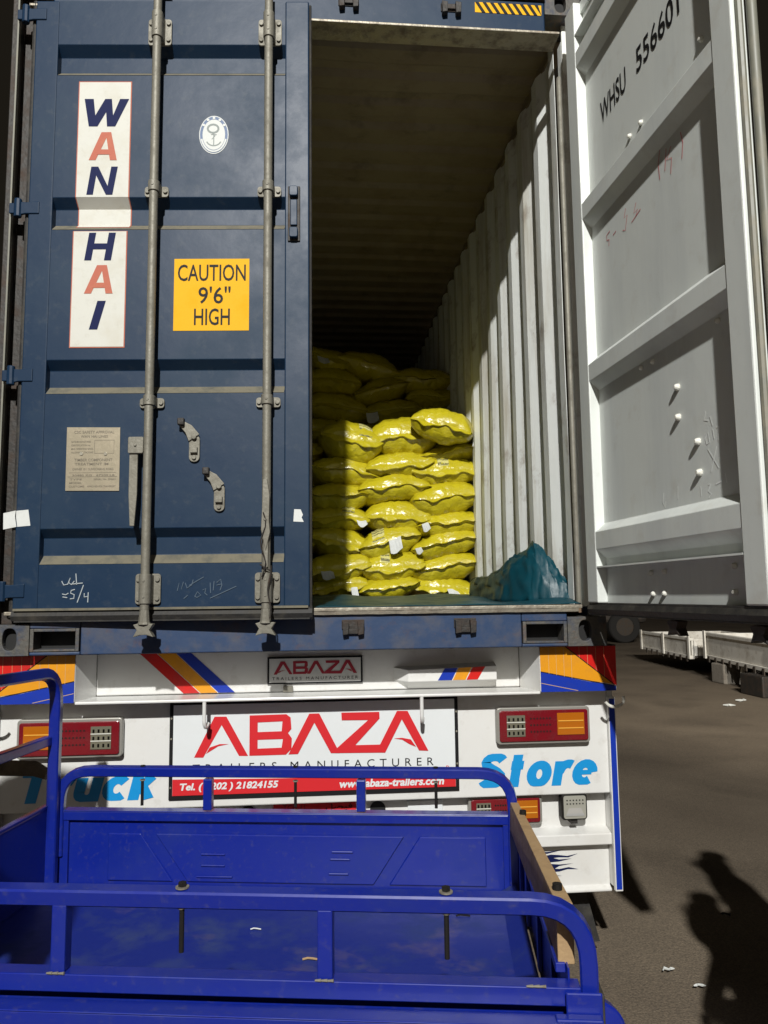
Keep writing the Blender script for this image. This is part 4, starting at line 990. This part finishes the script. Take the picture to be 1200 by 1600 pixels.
# chassis, wheels
b = B(T); b.box(-1.7, uR-.05, -1.20, -1.14, .46, .53).box(-1.7, uR-.05, -.80, -.74, .46, .53); b.build('chassis_rail', 'dark', tk)
for u in (.2,):
    for v in (-1.38, -.56):
        c = T(u, v, 0); b = wheel_mesh(.27, .12, .16)
        b.v = [c+TV*p.x+TU*p.y+Vector((0, 0, p.z+.27-c.z)) for p in b.v]; wo = b.build('wheel', 'tyre', tk, smooth=True)
        b = B(); b.cyl(c+TV*.03+Vector((0, 0, .27-c.z)), c-TV*.03+Vector((0, 0, .27-c.z)), .17, 20); b.build('rim', 'rim', wo)
b = B(T); b.tube(smooth_path([(uR+.085, vn+.02, .48), (uR+.088, vn+.02, .745), (uR+.060, vn+.02, .76)], .02), .018, square=True); b.build('tail_bracket', 'trike', tk, smooth=True)
b = B(T); b.box(uR+.045, uR+.068, vn-.01, vn+.05, .45, .80); b.build('rubber_buffer', 'rubber', tk, bevel=.006)
# front end of the tricycle (outside the picture at the left)
b = B(T); b.box(-1.35, -.95, -1.12, -.82, .62, .74); b.build('saddle', 'rubber', tk, bevel=.04)
b = B(T); b.tube([(-2.15, -.97, .30), (-1.85, -.97, 1.02)], .03).tube(smooth_path([(-1.6, -1.32, 1.0), (-1.85, -1.15, 1.05), (-1.85, -.8, 1.05), (-1.6, -.62, 1.0)], .08), .014); b.build('fork', 'dark', tk)
b = B(T); b.tube([(-1.7, -.97, .50), (-1.4, -.97, .66), (-1.88, -.97, .92)], .05); b.build('tank', 'trike', tk, smooth=True)
c = T(-2.15, -.97, 0); b = wheel_mesh(.29, .10, .2); b.v = [c+TV*p.x+TU*p.y+Vector((0, 0, p.z+.29-c.z)) for p in b.v]; b.build('wheel', 'tyre', tk, smooth=True)
# old timber at the left
b = B(T); b.tube([(-1.9, -.36, .965), (-1.2, -.42, .972), (-.85, -.45, .974), (-.800, -.455, .955)], .03, 8, radii=[.032, .029, .026, .018])
tag(b.build('timber_offcut', 'wood_old', smooth=True), 'dark weathered timber offcut poking in behind the tall blue hoop rail', 'timber')
# crumbs on the box floor
for nm, u, v, s, lab in (('paper_scrap', -.02, -.78, .03, 'white twisted scrap on the tricycle floor, nearest the middle'), ('straw', .16, -.95, .045, 'pale straw lying aslant on the tricycle floor'),
                         ('red_crumb', .53, -.70, .008, 'tiny red crumb on the tricycle floor near the right bolt'), ('dark_twig', .56, -.66, .04, 'short dark twig on the tricycle floor under the near rail')):
    p = T(u, v, .611); b = B(); b.tube([p, p+Vector((s*.3, s*.03, .002)), p+Vector((s*.6, -s*.06, .002)), p+Vector((s, -s*.20, .001))], max(.0015, s*.06), 6)
    tag(b.build(nm, {'paper_scrap': 'paper', 'straw': 'wood', 'red_crumb': 'red', 'dark_twig': 'ldark'}[nm]), lab, 'scrap')

# ================================================================== YARD AT THE RIGHT
def truck_bed(p0, p1, z0, z1, depth, label, nm, posts, back_h=0.):
    """dropside body: long side from p0 (near) to p1 (far), seen from its outside"""
    P0, P1 = Vector((*p0, 0)), Vector((*p1, 0)); A = (P1-P0).normalized(); Lg = (P1-P0).length; Nn = Vector((A.y, -A.x, 0))   # away from the viewer
    if Nn.x < 0: Nn = -Nn
    f = lambda a, n_, z: P0+A*a+Nn*n_+Vector((0, 0, z))
    t_ = thing(nm, (P0+P1)/2, label, 'truck bed')
    b = B(f); b.box(0, Lg, 0, .04, z0+.07, z1-.04); b.build('side_board', 'oldwhite', t_, bevel=.01)
    b = B(f); b.box(0, Lg, -.025, .05, z1-.039, z1+.02).box(0, Lg, -.03, .05, z0, z0+.069); b.build('side_frame', 'oldwhite', t_, bevel=.008)
    for k in range(int(Lg/.32)):
        b = B(f); b.box(.12+.32*k, .19+.32*k, -.045, -.031, z0-.05, z0+.05); b.build('latch', 'rim', t_)
    for a in posts: b = B(f); b.box(a-.05, a+.05, -.05, -.026, z0, z1+.05); b.build('post', 'oldwhite', t_, bevel=.006)
    b = B(f); b.box(0, .05, .05, depth, z0+.02, z1); b.build('end_board', 'oldwhite', t_, bevel=.006)
    b = B(f); b.box(Lg-.05, Lg, .05, depth, z0+.02, z1); b.build('end_board', 'oldwhite', t_, bevel=.006)
    b = B(f); b.box(0, Lg, .05, depth, z0+.02, z0+.06); b.build('deck', 'rim', t_)
    b = B(f); b.box(0, Lg, depth-.04, depth, z0+.07, z1+back_h); b.build('rear_board', 'oldwhite', t_, bevel=.01)
    if back_h:
        for k in range(4): b = B(f); b.box(.25+k*Lg/4.2, .31+k*Lg/4.2, depth-.07, depth-.041, z1, z1+back_h); b.build('stanchion', 'rim', t_)
    return t_, f, Lg
tb1, f1, L1 = truck_bed((6.55, 7.35), (7.00, 10.3), .36, .80, 1.9, 'worn white dropside truck bed propped on blocks at the roadside, nearest one', 'truck_bed', (.05, 2.90), .85)
for a in (.9, 1.5, 2.6): b = B(f1); b.prism([(a-.10, .339), (a-.04, .339), (a+.06, .06), (a+.0, .06)], .02, .06); b.build('prop', 'oldwhite', tb1)
b = B(f1); 
for a in (1.25,): wheel_b = None
def side_wheel(f, a, n_, r, parent):
    c = f(a, n_, r); A = (f(1, 0, 0)-f(0, 0, 0)).normalized(); Nn = (f(0, 1, 0)-f(0, 0, 0)).normalized()
    b = wheel_mesh(r, .2, r*.55); b.v = [c+Nn*p.x+A*p.y+Vector((0, 0, p.z)) for p in b.v]; w_ = b.build('wheel', 'tyre', parent, smooth=True)
    b = B(); b.cyl(c-Nn*.05, c+Nn*.05, r*.56, 18); b.build('rim', 'rim', w_)
side_wheel(f1, 1.15, .16, .30, tb1); side_wheel(f1, .15, .4, .28, tb1); side_wheel(f1, 2.3, .5, .28, tb1)
truck_bed((7.10, 11.0), (7.35, 13.8), .28, .66, 1.8, 'smaller worn white truck bed farther along behind the nearest one', 'truck_bed', (.05, 1.4, 2.75))
truck_bed((6.2, 4.9), (6.5, 7.1), .34, .80, 1.9, 'white truck bed end just showing at the right edge of the picture', 'truck_bed', (.05, 2.1))
b = B(); b.box(6.80, 7.12, 9.35, 9.75, 0, .33); tag(b.build('concrete_block', 'concrete', bevel=.02), 'grey concrete block under the middle of the nearest truck bed', 'block')
b = B(); b.box(6.45, 6.95, 7.65, 8.25, 0, .31); tag(b.build('tool_box', 'dark', bevel=.02), 'black box on the ground under the near end of the white truck bed', 'box')
b = B(); b.box(6.48, 7.3, 6.85, 7.25, .74, 1.02); tag(b.build('plastic_crate', 'green', bevel=.02), 'green plastic crate at the right edge of the picture above the truck bed', 'crate')
# dark lorry in the background
lor = thing('parked_lorry', (6.5, 20, 0), 'dark parked lorry barely visible in the background below the open door', 'lorry')
b = B(); b.box(4.4, 8.6, 20.0, 22.2, .95, 2.8); b.build('body', 'darkcab', lor, bevel=.05)
b = B(); b.box(8.7, 10.3, 20.1, 22.1, .6, 2.5).box(4.4, 10.3, 20.2, 22.0, .6, .85); b.build('cab', 'darkcab', lor, bevel=.12)
b = B(); b.box(8.9, 10.0, 20.08, 20.095, 1.6, 2.3); b.build('window', 'black', lor)
for x in (5.2, 7.6, 9.5):
    b = wheel_mesh(.5, .3, .28); b.v = [Vector((x+p.y, 20.1+p.x, .5+p.z)) for p in b.v]; wo = b.build('wheel', 'tyre', lor, smooth=True)
    b = B(); b.cyl((x, 19.97, .5), (x, 20.1, .5), .28, 18); b.build('rim', 'rim', wo)
# litter
for nm, x, y, s, lab in (('paper_scrap', 1.437, .12, .05, 'crumpled white scrap on the ground right of the tricycle'), ('white_offcut', 1.50, -.02, .045, 'short white strip on the ground beside the shadow'),
                         ('paper_scrap', 5.2, 5.3, .25, 'long pale scrap on the road in front of the truck beds'), ('paper_scrap', 5.9, 7.4, .16, 'pale scrap on the road close to the near truck bed'), ('paper_scrap', 5.5, 7.0, .14, 'pale crumpled scrap on the road left of the near truck bed'),
                         ('dark_twig', 1.95, .60, .05, 'thin dark twig on the asphalt to the right of the shadow'), ('dark_twig', 2.75, 1.05, .05, 'dark speck on the asphalt at the right edge')):
    b = B(); rn = random.Random(x); p = Vector((x, y, .016))
    pts = [p+Vector((s*k/4, rn.uniform(-.25, .25)*s, rn.uniform(0, .1)*s)) for k in range(5)]
    b.tube(pts, s*.10, 6, radii=[s*.05, s*.12, s*.08, s*.12, s*.04]); tag(b.build(nm, 'paper' if 'dark' not in nm else 'ldark'), lab, 'litter')
# ================================================================== MAST OF THE FLOODLIGHT (behind the camera)
ms = thing('floodlight_mast', (-1.35, -14.1, 0), 'tall grey floodlight mast standing behind the photographer', 'lamp post')
B().tube([(-1.35, -14.1, 0), (-1.35, -14.1, 10.7)], .1, 12, radii=[.12, .06]).build('mast', 'mast', ms)
B().tube([(-1.35, -14.1, 10.6), (-1.35, -13.25, 10.7)], .035, 10).build('arm', 'mast', ms)
B().box(-1.6, -1.1, -13.35, -13.20, 10.2, 10.7).build('lamp_housing', 'mast', ms)
m2 = thing('floodlight_mast', (3.2, -6.4, 0), 'shorter floodlight mast behind the photographer, lighting the parked truck beds', 'lamp post')
B().tube([(3.2, -6.4, 0), (3.2, -6.4, 7.8)], .1, 12, radii=[.11, .06]).build('mast', 'mast', m2)
B().tube([(3.2, -6.4, 7.7), (3.2, -5.75, 7.8)], .035, 10).build('arm', 'mast', m2)
B().box(2.98, 3.42, -5.85, -5.72, 7.3, 7.8).build('lamp_housing', 'mast', m2)
# ================================================================== FIGURES out of view: one read off its shadow, two added to cast shade
def person(x, y, face, label, shirt, seed):
    root = thing('person', (x, y, 0), label, 'person')
    rz = Matrix.Rotation(R(face), 3, 'Z')
    def skin_obj(name, joints, edges, radii, mm, parent, sub=2, rootv=0):
        me = bpy.data.meshes.new(name); me.from_pydata([tuple(rz @ Vector(j)) for j in joints], edges, []); me.materials.append(M[mm])
        o = bpy.data.objects.new(name, me); C.objects.link(o); o.parent = parent
        q = o.modifiers.new('skin', 'SKIN'); q.use_smooth_shade = True
        sv = me.skin_vertices[0].data if me.skin_vertices else None
        if sv is None:
            bpy.context.view_layer.objects.active = o; me.skin_vertices; sv = me.skin_vertices[0].data
        for k, r in enumerate(radii): sv[k].radius = r if isinstance(r, tuple) else (r, r)
        sv[rootv].use_root = True
        z_ = o.modifiers.new('sub', 'SUBSURF'); z_.levels = sub; z_.render_levels = sub
        return o
    J = [(0,0,.95),(0,.01,1.15),(0,0,1.38),(0,-.01,1.50),(0,-.02,1.60),(0,-.02,1.72),
         (-.19,0,1.42),(-.26,.02,1.13),(-.24,-.12,.93),(-.23,-.16,.85), (.19,0,1.42),(.27,.03,1.14),(.25,-.10,.93),(.24,-.14,.85),
         (-.10,0,.90),(-.12,-.02,.50),(-.13,.02,.09),(-.14,-.14,.045), (.10,0,.90),(.12,-.02,.50),(.13,.02,.09),(.15,-.14,.045)]
    Ed = [(0,1),(1,2),(2,3),(3,4),(4,5),(2,6),(6,7),(7,8),(8,9),(2,10),(10,11),(11,12),(12,13),(0,14),(14,15),(15,16),(16,17),(0,18),(18,19),(19,20),(20,21)]
    Rd = [(.15,.11),(.14,.10),(.16,.10),.055,(.078,.09),(.07,.085), .062,.045,.034,.036, .062,.045,.034,.036, .085,.06,.045,.04, .085,.06,.045,.04]
    body = skin_obj('body', J, Ed, Rd, 'skin', root)
    skin_obj('shirt', [(0,0,.92),(0,.01,1.15),(0,0,1.40),(-.19,0,1.43),(-.24,.01,1.22),(.19,0,1.43),(.245,.02,1.22)], [(0,1),(1,2),(2,3),(3,4),(2,5),(5,6)], [(.175,.13),(.16,.12),(.17,.115),.078,.068,.078,.068], shirt, body)
    skin_obj('trousers', [(0,0,.96),(-.10,0,.88),(-.12,-.02,.50),(-.13,.02,.12),(.10,0,.88),(.12,-.02,.50),(.13,.02,.12)], [(0,1),(1,2),(2,3),(0,4),(4,5),(5,6)], [(.165,.125),.105,.078,.07,.105,.078,.07], 'cloth_b', body)
    skin_obj('hair', [(0,.01,1.69),(0,.01,1.77)], [(0,1)], [(.083,.095),(.07,.08)], 'hair', body)
    for k, sx in enumerate((-1, 1)):
        b = B(lambda a, b_, c: root.location+rz @ Vector((a, b_, c)))
        hx = sx*.235
        for i, dx in enumerate((-.03, -.01, .01, .03)): b.tube([(hx+dx*.3, -.150+dx, .86), (hx+dx*.3, -.165+dx, .81), (hx+dx*.3, -.160+dx, .775-.004*abs(i-1))], .009, 6, radii=[.010, .009, .007])
        b.tube([(hx-sx*.02, -.175, .87), (hx-sx*.035, -.20, .83)], .010, 6, radii=[.011, .008]); b.build('fingers', 'skin', body, smooth=True)
    b = B(lambda a, b_, c: root.location+rz @ Vector((a, b_, c)))
    b.add([(-.018, -.105, 1.64), (.018, -.105, 1.64), (0, -.130, 1.645), (0, -.105, 1.685)], [(0, 1, 2), (0, 2, 3), (1, 3, 2)]); b.build('nose', 'skin', body)
    b = B(lambda a, b_, c: root.location+rz @ Vector((a, b_, c)))
    for sx in (-.03, .03): b.tube([(sx-.010, -.100, 1.672), (sx+.010, -.100, 1.672)], .006, 6)
    b.build('eyes', 'black', body)
    return root
person(1.42, -1.47, 275, 'bystander in a grey shirt beside the free edge of the open door', 'cloth_a', 1)
person(-.99, -1.62, 180, 'unseen figure added left of the picture to shade the box, sack on his head', 'cloth_b', 2)  # added out of view so the left end of the box falls dark
make_sack(-1.10, -1.60, 1.90, 400, 'unseen yellow sack added above the left figure to make its shadow taller', W=.40, H=.24, L_=.52, group='unseen sacks added for shade')  # added on top so the shade reaches the hoop rail
person(1.72, -.98, 262, 'unseen second figure in dark clothes, added on the right to widen the ground shadow', 'cloth_b', 3)  # added to stretch the ground shadow into a diagonal band
